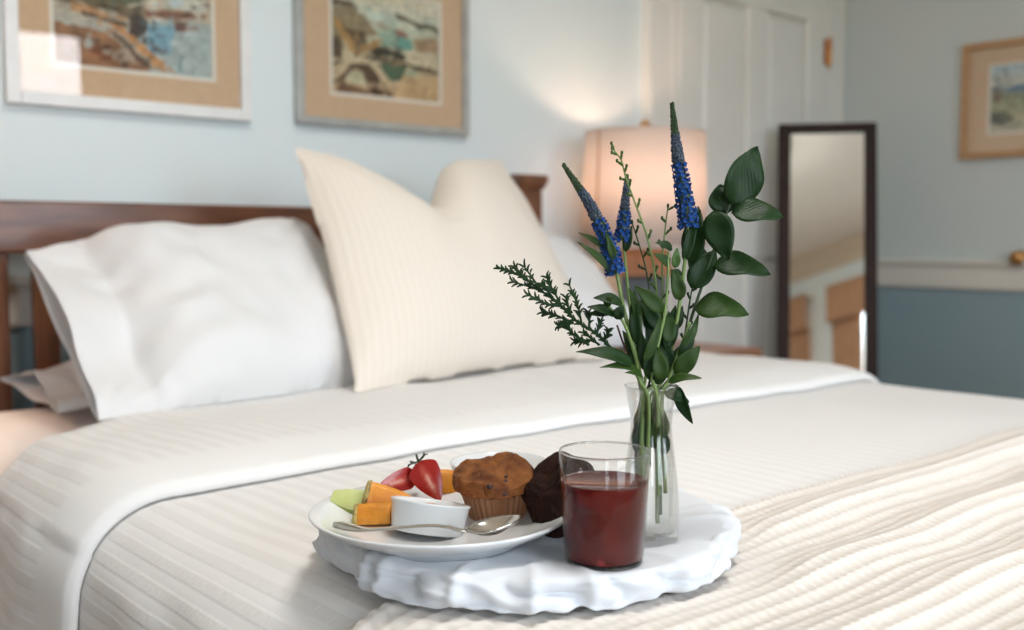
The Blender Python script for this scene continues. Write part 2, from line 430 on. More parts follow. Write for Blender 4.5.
# ------------------------------------------------------------------ room shell
RX = 0.08
struct(MB().box((XL-.2, YF-.2, -.1), (XR+.2, YB+.2, 0)).build('floor', M['floor'], smooth=False))
struct(MB().box((XL-.2, YF-.2, ZC), (XR+.2, YB+.2, ZC+.1)).build('ceiling', M['ceiling'], smooth=False))
struct(MB().box((XL-.15, YB, 0), (XR+.15, YB+.15, ZC)).build('wall_back', M['wall_blue'], smooth=False))
struct(MB().box((XR, YF, 0), (XR+.15, YB, ZC)).build('wall_right', M['wall_green'], smooth=False))
struct(MB().box((XL-.15, YF, 0), (XL, YB, ZC)).build('wall_left', M['wall_blue'], smooth=False))
wf = MB()
edges = sorted([e for w in WINS for e in w])
xs = [XL-.15] + edges + [XR+.15]
for i in range(0, len(xs), 2): wf.box((xs[i], YF-.15, 0), (xs[i+1], YF, ZC))
for (a, b) in WINS:
    wf.box((a, YF-.15, 0), (b, YF, WZ0)); wf.box((a, YF-.15, WZ1), (b, YF, ZC))
struct(wf.build('wall_front', M['wall_blue'], smooth=False))

def rail_profile(name, pts, sweep0, sweep1, axis, mat):
    """extrude a 2D profile (depth into room, z) along a wall"""
    mb = MB(); n = len(pts); vs = []
    for s in (sweep0, sweep1):
        for (d, z) in pts:
            if axis == 'back': vs.append((s, YB - d, z))
            elif axis == 'front': vs.append((s, YF + d, z))
            elif axis == 'right': vs.append((XR - d, s, z))
            else: vs.append((XL + d, s, z))
    fs = [(i, (i+1) % n, n + (i+1) % n, n + i) for i in range(n)] + [tuple(range(n)), tuple(range(n, 2*n))[::-1]]
    mb.add(vs, fs); return struct(mb.build(name, mat, smooth=False, bevel=.002))
chair_rail = [(0, .755), (.012, .755), (.016, .765), (.016, .825), (.022, .835), (.028, .842), (.028, .855), (0, .855)]
rail_profile('trim_1', chair_rail, XL, 2.435, 'back', M['trimwhite'])
rail_profile('trim_2', chair_rail, YF, YB, 'right', M['trimwhite'])
rail_profile('trim_3', chair_rail, YF, YB, 'left', M['trimwhite'])
base = [(0, 0), (.018, 0), (.018, .10), (.010, .12), (0, .12)]
rail_profile('baseboard_back', base, XL, 2.435, 'back', M['trimwhite'])
rail_profile('baseboard_right', base, YF, YB, 'right', M['trimwhite'])
rail_profile('baseboard_left', base, YF, YB, 'left', M['trimwhite'])
rail_profile('baseboard_front', base, XL, XR, 'front', M['trimwhite'])
crown = [(0, ZC), (.10, ZC), (.10, ZC-.02), (.075, ZC-.035), (.06, ZC-.07), (.03, ZC-.10), (.018, ZC-.115), (.018, ZC-.17), (0, ZC-.17)]
rail_profile('trim_4', crown, XL, XR, 'front', M['crown'])
rail_profile('trim_5', crown, YF, YB, 'left', M['crown'])
rail_profile('trim_6', crown, XL, XR, 'back', M['crown'])
rail_profile('trim_7', crown, YF, YB, 'right', M['crown'])

# door in the headboard wall, next to the corner
DX0, DX1, DH = 2.575, 3.395, 2.06
door = struct(MB().box((DX0, YB-.012, .01), (DX1, YB-.002, DH)).build('door_1', M['doorwhite'], smooth=False))
def dpart(name, mb, mat, bevel=.003):
    return mb.build(name, mat, door, smooth=False, bevel=bevel)
def stile(x0, x1, z0, z1, name): dpart(name, MB().box((x0, YB-.034, z0), (x1, YB-.012, z1)), M['doorwhite'], .006)
zr = [(.01, .22), (.86, 1.00), (1.70, 1.80), (1.955, DH)]
xm = (DX0 + DX1) / 2
stile(DX0, DX0+.115, .01, DH, 'door_stile'); stile(DX1-.115, DX1, .01, DH, 'door_stile')
for i, (a, b) in enumerate(zr): stile(DX0+.115, DX1-.115, a, b, 'door_rail')
for i in range(3): stile(xm-.055, xm+.055, zr[i][1], zr[i+1][0], 'door_mullion')
for i in range(3):
    for (a, b) in ((DX0+.115, xm-.055), (xm+.055, DX1-.115)):
        z0, z1 = zr[i][1], zr[i+1][0]
        mb = MB(); o = .03; y0, y1 = YB-.013, YB-.026
        mb.add([(a+.008,y0,z0+.008),(b-.008,y0,z0+.008),(b-.008,y0,z1-.008),(a+.008,y0,z1-.008),(a+o,y1,z0+o),(b-o,y1,z0+o),(b-o,y1,z1-o),(a+o,y1,z1-o)],
               [(0,1,5,4),(1,2,6,5),(2,3,7,6),(3,0,4,7),(4,5,6,7)])
        dpart('door_panel', mb, M['doorwhite'], 0)
for z in (.30, 1.60):
    h = MB().tube([(DX1+.004, YB-.042, z-.045), (DX1+.004, YB-.042, z+.045)], .008, 10)
    h.box((DX1-.022, YB-.0365, z-.045), (DX1+.022, YB-.0335, z+.045))
    h.ico((DX1+.004, YB-.042, z+.05), .007, 1); h.ico((DX1+.004, YB-.042, z-.05), .007, 1)
    dpart('hinge', h, M['brass'], 0)
kn = MB().lathe([(.028, 0), (.028, .006), (.012, .01), (.012, .035), (.026, .045), (.028, .055), (.02, .066), (0, .068)], n=20)
kn.v = [Vector((DX0+.06 + p.x, YB-.034 - p.z, .95 + p.y)) for p in kn.v]
dpart('door_knob', kn, M['brass'], 0)
for (a, b) in ((2.435, DX0-.004), (DX1+.004, XR-.002)):
    mb = MB().box((a, YB-.024, 0), (b, YB, DH+.004)); w = b - a
    mb.box((a+w*.0, YB-.034, 0), (a+w*.22, YB-.024, DH+.004)); mb.box((b-w*.16, YB-.030, 0), (b, YB-.024, DH+.004))
    dpart('door_casing', mb, M['doorwhite'], .004)
dpart('door_casing', MB().box((2.435, YB-.026, DH+.004), (XR-.002, YB, DH+.13)), M['doorwhite'], .004)

# windows, valances, curtains on the foot wall
for wi, (a, b) in enumerate(WINS):
    fr = MB(); y0, y1 = YF-.13, YF-.06
    t = .045
    for lo, hi in (((a, y0, WZ0), (a+t, y1, WZ1)), ((b-t, y0, WZ0), (b, y1, WZ1)), ((a+t, y0, WZ0), (b-t, y1, WZ0+t)), ((a+t, y0, WZ1-t), (b-t, y1, WZ1))):
        fr.box(lo, hi)
    win = struct(fr.build('window_%d' % (wi + 1), M['trimwhite'], smooth=False, bevel=.004))
    zm = .98
    MB().box((a+t, y0+.01, zm-.02), (b-t, y1-.005, zm+.02)).build('meeting_rail', M['trimwhite'], win, smooth=False, bevel=.003)
    for (z0, z1) in ((WZ0+t, zm-.02), (zm+.02, WZ1-t)):
        MB().box((a+t, y0+.028, z0), (b-t, y0+.032, z1)).build('pane', M['winglass'], win, smooth=False)
    MB().box((a-.03, YF-.06, WZ0-.03), (b+.03, YF+.05, WZ0)).build('window_sill', M['trimwhite'], win, smooth=False, bevel=.004)
WLAB = ['nearest the door wall', 'in the middle of the three', 'farthest left of the three']
for wi, (a, b) in enumerate(WINS):
    va, vb = a - .11, b + .11
    vt, vz = 2.27, 1.97
    th = thing('window_valance', 'pleated tan valance on the foot wall window %s' % WLAB[wi], 'valance', ((a+b)/2, YF, vz), group='tan valances over the windows')
    def vf(i, j, va=va, vb=vb):
        x = va + (vb - va) * i / 96
        z = vz + (vt - vz) * j / 6
        d = .085 + .016 * math.cos((x - va) * 2 * PI / .075) * (1 - .3 * j / 6)
        return (x, YF + d, z)
    MB().grid(vf, 97, 7).build('valance_cloth', M['curtain'], th, solid=.004)
    MB().box((va, YF+.002, vt-.03), (vb, YF+.065, vt)).build('pelmet_board', M['trimwhite'], th, smooth=False, bevel=.003)
    for (ca, cb) in ((va+.01, a+.19), (b-(.30 if wi == 2 else .12), vb-.01)):
        lab = 'tan curtain panel, %s side of the window %s' % ('left' if ca < a else 'right', WLAB[wi])
        lab = lab.replace('left side', 'far side') if ca < a else lab.replace('right side', 'near side')
        def cf(i, j, ca=ca, cb=cb):
            x = ca + (cb - ca) * i / 40; z = .08 + (2.0 - .08) * j / 30
            k = 1 - .25 * math.exp(-((z - .95) / .18) ** 2)
            xm_ = (ca + cb) / 2
            return (xm_ + (x - xm_) * k, YF + .048 + .013 * math.sin((x - ca) * 2 * PI / .048), z)
        o = MB().grid(cf, 41, 31).build('curtain_panel', M['curtain'], None, solid=.003, origin=((ca+cb)/2, YF+.05, .08))
        tag(o, lab, 'curtain', 'tan curtain panels')

# added ceiling fill out of view, lifts the bed top the windows leave dark
cl = thing('added_ceiling_fill', 'added unseen round ceiling fill with a glowing dish, brightens the bed', 'fill light', (.75, .35, ZC - .11))
MB().lathe([(.30, .085), (.30, .11), (.0, .11)], n=48).build('fill_plate', M['trimwhite'], cl, local=True)
dm = bpy.data.materials.new('fill_glow'); dm.use_nodes = True; n_ = dm.node_tree; n_.nodes.clear()
o_ = n_.nodes.new('ShaderNodeOutputMaterial'); e_ = n_.nodes.new('ShaderNodeEmission'); e_.inputs[0].default_value = (1.0, .975, .935, 1); e_.inputs[1].default_value = CEIL_FILL
n_.links.new(e_.outputs[0], o_.inputs[0])
MB().lathe([(.0, 0), (.10, .004), (.20, .022), (.26, .05), (.285, .085)], n=48, close=False).build('fill_dish', dm, cl, local=True)

# ------------------------------------------------------------------ bed
BX0, BX1, BT = 0.36, 1.95, 0.65            # outer faces of the duvet and its top
bed = thing('bed', 'dark walnut bed frame with slatted headboard against the pale blue wall', 'bed', (1.15, 1.05, 0))
def bpart(name, lo, hi, mat='walnut', bev=.004): return MB().box(lo, hi).build(name, M[mat], bed, smooth=False, bevel=bev)
HY0, HY1 = 2.085, 2.125
PX = [0.415, 1.862]
for x in PX:
    w = .041
    p = MB().box((x-w, HY0-.02, 0), (x+w, HY1+.02, 1.055)).build('post', M['walnut_v'], bed, smooth=False, bevel=.004)
    c = MB(); a, b = w + .001, w + .013
    yc = (HY0 + HY1) / 2; wy = .04
    c.add([(x-w,yc-wy,1.055),(x+w,yc-wy,1.055),(x+w,yc+wy,1.055),(x-w,yc+wy,1.055),(x-b,yc-wy-.01,1.078),(x+b,yc-wy-.01,1.078),(x+b,yc+wy+.01,1.078),(x-b,yc+wy+.01,1.078),
           (x-b,yc-wy-.01,1.096),(x+b,yc-wy-.01,1.096),(x+b,yc+wy+.01,1.096),(x-b,yc+wy+.01,1.096)],
          [(3,2,1,0)] + [(i,(i+1)%4,4+(i+1)%4,4+i) for i in range(4)] + [(4+i,4+(i+1)%4,8+(i+1)%4,8+i) for i in range(4)] + [(8,9,10,11)])
    c.build('post_cap', M['walnut_v'], p, smooth=False, bevel=.003)
bpart('top_rail', (PX[0]+.041, HY0, .902), (PX[1]-.041, HY1, 1.0), bev=.006)
bpart('bottom_rail', (PX[0]+.041, HY0, .42), (PX[1]-.041, HY1, .50))
x = .62
while x - .09 > PX[0] + .045: x -= .09
while x + .047 < PX[1] - .042:
    bpart('slat', (x, HY0+.010, .50), (x+.047, HY1-.010, .902), 'walnut_v', .003); x += .09
for x in PX: bpart('side_rail', (x-.014, .06, .24), (x+.014, HY0-.02, .40))
bpart('foot_rail', (PX[0]-.014, .03, .24), (PX[1]+.014, .06, .40))
for x in PX: bpart('foot_leg', (x-.035, .0, 0), (x+.035, .03, .42))
for k in range(9): bpart('bed_slat', (PX[0]+.014, .12+k*.22, .33), (PX[1]-.014, .21+k*.22, .35))

mt = MB().box((.40, .04, .351), (1.91, 2.06, .62))
mto = mt.build('mattress', M['sheet'], origin=(1.155, 1.05, .351), bevel=.06, seg=5)
tag(mto, 'white sheeted mattress on the walnut bed under the striped duvet', 'mattress')

def cross(s, off=0.0, zb=.20, r=.10, zt=BT):
    """walk across the bed: up the left side, over the top, down the right side"""
    H = zt - r - zb; A = PI / 2 * r; W = BX1 - BX0 - 2 * r; rr = r + off
    if s < H: return (BX0 - off, zb + s, -1, 0)
    s -= H
    if s < A: a = s / r; return (BX0 + r - rr * math.cos(a), zt - r + rr * math.sin(a), -math.cos(a), math.sin(a))
    s -= A
    if s < W: return (BX0 + r + s, zt + off, 0, 1)
    s -= W
    if s < A: a = s / r; return (BX1 - r + rr * math.sin(a), zt - r + rr * math.cos(a), math.sin(a), math.cos(a))
    s -= A
    return (BX1 + off, zt - r - s, 1, 0)
SL = 2 * (BT - .10 - .20) + PI * .10 + (BX1 - BX0 - .20)
def crown_z(x, y):
    return .006 * noise.noise(Vector((x*3.1, y*3.1, 0))) + .0025 * noise.noise(Vector((x*9, y*7, 3)))
def yend(s):      # where the duvet stops towards the pillows: pulled down at the near side
    return 1.665 - .29 * (1 - sstep(.25, .86, s))
def duvet_pt(s, y, off=0.0):
    x, z, nx, nz_ = cross(s, off)
    d = crown_z(s, y) + (.010 * noise.noise(Vector((s*6, y*9, 9))) if nz_ < .5 else 0)
    return Vector((x + nx*d, y, z + nz_*d))
NU, NV = 190, 120
def dfn(i, j):
    s = SL * i / (NU - 1); v = j / (NV - 1) * 1.96
    # foot end: hang, round, then flat
    if v < .26: y, drop = -.02, .36 - v + .06 - .06
    elif v < .26 + .157: a = (v - .26) / .10; y, drop = .08 - .10*math.cos(a), .10 - .10*math.sin(a)
    else: y, drop = .08 + (v - .417), 0
    if v < .26: drop = .10 + (.26 - v)
    if y > 1.2: y = 1.2 + (y - 1.2) * (yend(s) - .004 - 1.2) / (1.623 - 1.2)
    p = duvet_pt(s, y)
    if drop: p.z = min(p.z, BT - drop)
    return p
duvet = MB().grid(dfn, NU, NV, lambda i, j: (SL*i/(NU-1), j/(NV-1)*1.96)).build('duvet', M['duvet'], origin=(1.15, .8, .3), solid=.016, fixn=True)
tag(duvet, 'white satin striped duvet spread over the bed with its top turned back', 'duvet')
prof = smooth_path([Vector(p + (0,)) for p in [(1.165,.003),(1.110,.0015),(1.092,.002),(1.0865,.006),(1.090,.014),(1.106,.0205),(1.17,.026),(1.32,.025),(1.48,.021),(1.58,.017),(1.655,.014),(1.675,.008),(1.668,.002)]], 4)
plen = [0]
for i in range(1, len(prof)): plen.append(plen[-1] + (prof[i] - prof[i-1]).length)
def ffn(i, j):
    s = SL * i / (NU*2 - 1); p = prof[j]
    wob = .014 * noise.noise(Vector((s*2.2, 5.5, 0))) + .005 * noise.noise(Vector((s*9, 1.5, 0)))
    k = 1 if p.x < 1.4 else max(0, 1 - (p.x - 1.4) / .3)
    t_ = sstep(.09, .2, plen[j])
    off = p.y * (1 + .25 * noise.noise(Vector((s*4, p.x*3, 2)))) + t_ * .004 * noise.noise(Vector((s*14, p.x*10, 4)))
    yy = p.x if p.x < 1.2 else 1.2 + (p.x - 1.2) * (yend(s) + .005 - 1.2) / (1.675 - 1.2)
    q = duvet_pt(s, yy + wob * k, max(off, .0015))
    return q
MB().grid(ffn, NU*2, len(prof), lambda i, j: (SL*i/(NU*2-1), plen[j])).build('turned_back_top', M['fold'], duvet)
duvet['label'] = 'white satin striped duvet spread over the bed with its top turned back'

# cream waffle throw across the foot of the bed (real relief)
TRAY = Vector((0.605, 0.672, 0))
def wave(s, y):
    ph = 1.4 * noise.noise(Vector((s*1.3, 0, 7)))
    amp = .5 + .5 * sstep(.75, 1.5, s)
    w = .5 + .5 * math.sin(2*PI*(y - .66)/(.086 + .012*math.sin(s*1.7)) + ph + 1.1)
    w = w ** 1.3
    return .017 * amp * w
sa = np.linspace(.16, SL - .16, 1000); ya = np.linspace(-.018, .636, 320)
CW, CH = .0108, .0170
tv = np.zeros((len(sa), len(ya), 3)); tuv = None
coarse_s = np.linspace(sa[0], sa[-1], 150); coarse_y = np.linspace(ya[0], ya[-1], 100)
cw = np.array([[wave(s, y) + .003*noise.noise(Vector((s*8, y*8, 1))) for y in coarse_y] for s in coarse_s])
cb = np.array([[crown_z(s, y) for y in coarse_y] for s in coarse_s])
wob = np.array([.012*noise.noise(Vector((s*3, 2.5, 0))) + .004*noise.noise(Vector((s*11, 2.5, 0))) for s in sa])
def interp2(A):
    t = np.array([np.interp(ya, coarse_y, A[i]) for i in range(len(coarse_s))])
    return np.array([np.interp(sa, coarse_s, t[:, j]) for j in range(len(ya))]).T
CWv, CBv = interp2(cw), interp2(cb)
for i, s in enumerate(sa):
    x, z, nx, nz_ = cross(s)
    edge = np.clip((ya[-1] - ya) / .02, 0, 1)
    dist = np.hypot(x - TRAY.x, ya - TRAY.y)
    flat = np.clip((dist - .185) / .06, 0, 1); flat = flat*flat*(3-2*flat)
    row = np.floor(ya / CH)
    su = np.sin(PI * (s / CW + .5 * (row % 2))) ** 2; sv = np.sin(PI * ya / CH) ** 2
    pit = -.0052 * (su * sv) ** .55
    h = .0095 + CBv[i] + (CWv[i] * np.clip((ya[-1] - ya)/.035, .25, 1) * flat if nz_ > .3 else CWv[i] * .4) + pit * (.35 + .65*flat) + .002 * (1 - edge)
    foot = np.clip((.08 - ya) / .1, 0, 1)
    tv[i, :, 0] = x + nx * h
    tv[i, :, 1] = ya + wob[i] * np.clip((ya - .4) / .2, 0, 1)
    tv[i, :, 2] = z + nz_ * h
    drop = .10 - np.sqrt(np.maximum(0, .01 - (foot * .10) ** 2))
    tv[i, :, 2] = np.where(foot > 0, np.minimum(tv[i, :, 2], BT + .02 - drop*nz_), tv[i, :, 2])
me = bpy.data.meshes.new('throw_blanket')
ni, nj = len(sa), len(ya)
idx = np.arange(ni*nj).reshape(ni, nj)
q = np.stack([idx[:-1, :-1], idx[1:, :-1], idx[1:, 1:], idx[:-1, 1:]], -1).reshape(-1, 4)
TB0 = np.array((1.15, .33, .6))
me.vertices.add(ni*nj); me.vertices.foreach_set('co', (tv - TB0).reshape(-1).astype(np.float32))
me.loops.add(q.size); me.loops.foreach_set('vertex_index', q.reshape(-1).astype(np.int32))
me.polygons.add(len(q)); me.polygons.foreach_set('loop_start', np.arange(0, q.size, 4, dtype=np.int32))
me.update(calc_edges=True); me.validate()
me.polygons.foreach_set('use_smooth', [True]*len(me.polygons))
me.materials.append(M['throw'])
thr = bpy.data.objects.new('throw_blanket', me); COL.objects.link(thr); thr.location = TB0
tag(thr, 'cream waffle knit throw blanket laid in soft ridges across the foot of the bed', 'blanket')

def pillow(name, label, cor, T, mat, n=(54, 44), pull=.06, pw=2.6, chop=0, flap=0, wr=.005, seed=0, group=None, flat_back=.55, sag=0):
    bl, br, tr, tl = [Vector(c) for c in cor]
    N = (br - bl).cross(tl - bl).normalized(); upv = ((tl - bl) + (tr - br)).normalized()
    Wd = ((br - bl).length + (tr - tl).length) / 2; Ht = ((tl - bl).length + (tr - br).length) / 2
    mb = MB(); mb.uv = []
    nu, nv = n
    def surf(u, v, side):
        ue = u * (1 - pull * (1 - v*v) * abs(u)); ve = v * (1 - pull * (1 - u*u) * abs(v))
        a, b = (ue + 1)/2, (ve + 1)/2
        p = (bl*(1-a) + br*a)*(1-b) + (tl*(1-a) + tr*a)*b
        uu = u
        if flap:
            c = -1 + 2*flap; uu = -1 + 2*max(0, (u - c) / (1 - c)) if u > c else -1
        h = max(0, (1 - abs(uu)**pw)) ** .62 * max(0, (1 - abs(v)**pw)) ** .62
        t = T * h
        if flap and u < -1 + 2*flap + .35:
            k = 1 - abs(v)**6
            m_ = 1 - sstep(-1 + 2*flap - .05, -1 + 2*flap + .35, u)
            t = max(t, (.022 + .010*math.sin(v*5 + 1)) * k * m_ + t*(1-m_)*.0)
        k = 1 if side > 0 else -flat_back
        q = p + N * (t * k)
        if chop:
            c = max(0, b - .25) / .75
            g = math.exp(-((a - .45) / (.20 if a < .45 else .155)) ** 2)
            q -= upv * chop * c**2.2 * g
            crease = math.exp(-((a - .45) / .075) ** 2) * c**2
            if side > 0: q -= N * (.055 * crease * h)
        w = noise.noise(Vector((u*2.3 + seed, v*2.3, side*3))) * wr * 1.4 + noise.noise(Vector((u*6 + seed, v*4, side*5 + 2))) * wr * .6
        # radial gathers at the corners
        for cu in (-1, 1):
            for cv in (-1, 1):
                d = math.hypot(u - cu, v - cv)
                ang = math.atan2(v - cv, u - cu)
                w += wr * .9 * math.exp(-d*d*4) * math.sin(ang * 15 + seed)
        if flap and u < -.35:
            w += wr * 1.9 * noise.noise(Vector((u*7 + v*2, v*2.2 + seed, side))) * sstep(-.3, -.6, u)
            if abs(u - (-1 + 2*flap)) < .035: w -= .004
        q += N * (w * k * (.35 + .65 * min(1, h*2)))
        if flap and sag:
            q += upv * (sag * math.exp(-((u + .50) / .30) ** 2) * sstep(-.2, 1, v))
            mk_ = sstep(-.92, -.6, u) * (1 - sstep(-.35, .15, u)) if u > -.95 else 0
            q += N * (.0065 * k * mk_ * (1 - v**4) * math.sin(9*(v + .55*u) + 4*noise.noise(Vector((u*2, v*2, 3)))))
        return q
    for side in (1, -1):
        mb.grid(lambda i, j: surf(-1 + 2*i/(nu-1), -1 + 2*j/(nv-1), side), nu, nv, lambda i, j: (Wd*i/(nu-1), Ht*j/(nv-1)))
    c0 = (bl + br) / 2
    vs = mb.v
    o = mb.build(name, mat, origin=c0, sub=1)
    bm = bmesh.new(); bm.from_mesh(o.data); bmesh.ops.remove_doubles(bm, verts=bm.verts, dist=.0008); bmesh.ops.recalc_face_normals(bm, faces=bm.faces); bm.to_mesh(o.data); bm.free()
    o.data.polygons.foreach_set('use_smooth', [True]*len(o.data.polygons))
    return tag(o, label, 'pillow', group)
pillow('bed_pillow', 'white pillow lying flat beneath the other pillows at the left of the bed',
       [(.555, 1.76, .648), (1.06, 1.77, .67), (1.06, 2.05, .70), (.54, 2.05, .675)], .066, M['linen'], wr=.006, seed=4, flap=.12, group='white bed pillows')
pillow('bed_pillow', 'white pillow leaning on the headboard left of the cream pillow',
       [(.545, 1.555, .660), (1.09, 1.605, .665), (1.13, 1.95, .955), (.55, 1.90, .905)], .085, M['linen'], wr=.008, seed=1, flap=.16, pull=.02, pw=4.6, sag=.030, group='white bed pillows')
pillow('bed_pillow', 'white pillow half hidden behind the cream pillow beside the lamp',
       [(1.36, 1.70, .672), (1.945, 1.70, .672), (1.92, 1.99, .93), (1.36, 1.99, .96)], .075, M['linen'], wr=.006, seed=9, pull=.04, pw=3.2, group='white bed pillows')
pillow('throw_pillow', 'square cream ribbed pillow with a dent in its top edge',
       [(.952, 1.50, .668), (1.655, 1.585, .668), (1.567, 1.84, 1.108), (1.025, 1.82, 1.105)], .095, M['cream'], wr=.004, seed=2, pull=.035, pw=2.4, chop=.15, flat_back=.45)

# ------------------------------------------------------------------ nightstands and lamps
def nightstand(loc, label):
    t = thing('nightstand', label, 'nightstand', loc, group='bedside nightstands')
    w, d, h = .22, .19, .62
    def bx(name, lo, hi, par=t, bev=.004, mat='nightwood'): return MB().box(lo, hi).build(name, M[mat], par, local=True, smooth=False, bevel=bev)
    bx('top', (-w-.02, -d-.02, h-.025), (w+.02, d+.02, h))
    bx('body', (-w, -d+.02, .16), (w, d, h-.025))
    for z0, z1 in ((.18, .37), (.39, .58)):
        dr = bx('drawer', (-w+.015, -d, z0), (w-.015, -d+.02, z1))
        kn = MB().lathe([(.006, 0), (.006, .012), (.013, .018), (.012, .026), (0, .029)], n=16)
        kn.v = [Vector((p.x, -d - p.z, (z0+z1)/2 + p.y)) for p in kn.v]
        kn.build('knob', M['brass'], dr, local=True)
    for sx in (-1, 1):
        for sy in (-1, 1):
            x0, y0 = sx*(w-.02), sy*(d-.03) + .005
            MB().box((x0-.018, y0-.018, 0), (x0+.018, y0+.018, .16)).build('leg', M['nightwood'], t, local=True, smooth=False, bevel=.003)
    return t
def lamp(loc, label, power, bz=.48):
    t = thing('table_lamp', label, 'lamp', loc, (0, 0, R(-48)), group='bedside lamps')
    hh = [0, .215, .375, .612, .90]
    # grey plinth, wooden pyramid, drum shade
    MB().box((-.062, -.062, 0), (.062, .062, .205)).build('plinth', M['lampgrey'], t, local=True, smooth=False, bevel=.006)
    b = MB(); a, c = .085, .030; z0, z1 = .205, .40
    b.add([(-a,-a,z0),(a,-a,z0),(a,a,z0),(-a,a,z0),(-c,-c,z1),(c,-c,z1),(c,c,z1),(-c,c,z1)], [(3,2,1,0),(4,5,6,7),(0,1,5,4),(1,2,6,5),(2,3,7,6),(3,0,4,7)])
    b.build('wooden_body', M['lampwood'], t, local=True, smooth=False, bevel=.004)
    MB().tube([(0, 0, .40), (0, 0, .604)], .005, 10).build('harp_rod', M['brass'], t, local=True)
    r1, r2, s0, s1 = .175, .165, .285, .60
    sh = MB().lathe([(r1, s0), (r2, s1)], n=72, close=False).build('lamp_shade', M['shade'], t, local=True, solid=.0015)
    for (r, z) in ((r1, s0), (r2, s1)):
        rg = MB(); pts = [(r*math.cos(2*PI*k/48), r*math.sin(2*PI*k/48), z) for k in range(49)]
        rg.tube(pts, .003, 6, cap=False); rg.build('shade_ring', M['shade'], sh, local=True)
    se = MB(); th = R(-90 - 47)
    def sf(i, j):
        q = th + (i-1) * .018; k = j / 4; r = r1 + (r2-r1)*k + .0022
        return (r*math.cos(q), r*math.sin(q), s0 + (s1-s0)*k)
    se.grid(sf, 3, 5).build('shade_seam', M['shadeseam'], sh, local=True, solid=.001)
    sp = MB()
    for k in range(3):
        q = 2*PI*k/3; sp.tube([(0, 0, s1-.02), (r2*math.cos(q), r2*math.sin(q), s1)], .002, 6)
    sp.build('shade_spider', M['brass'], sh, local=True)
    MB().lathe([(.006, 0), (.014, .006), (.016, .016), (.010, .028), (0, .032)], (0, 0, s1+.005), 16).build('finial', M['brass'], t, local=True)
    bulb = MB().ico((0, 0, bz), .028, 2); bo = bulb.build('bulb', M['bulb'], t, local=True)
    ld = bpy.data.lights.new('lamp_light', 'POINT'); ld.energy = power; ld.color = (1.0, .72, .55); ld.shadow_soft_size = .034
    lo = bpy.data.objects.new('lamp_light', ld); COL.objects.link(lo); lo.parent = t; lo.location = (0, 0, bz)
    bo.visible_shadow = True
    return t
mb_ = bpy.data.materials.new('bulb_frosted'); mb_.use_nodes = True; n_ = mb_.node_tree; n_.nodes.clear()
o_ = n_.nodes.new('ShaderNodeOutputMaterial'); t_ = n_.nodes.new('ShaderNodeBsdfTransparent'); n_.links.new(t_.outputs[0], o_.inputs[0])
t_.inputs[0].default_value = (1, .9, .8, 1)
M['bulb'] = mb_
nightstand((2.235, 1.975, 0), 'reddish wooden nightstand between the bed and the white door')
lamp((2.205, 1.975, .62), 'lit table lamp with drum shade and wooden pyramid body by the door', 3.9)
nightstand((.09, 1.955, 0), 'reddish wooden nightstand at the left side of the bed')
lamp((.11, 1.93, .62), 'lit table lamp with drum shade at the left side of the bed', 17.0, .435)

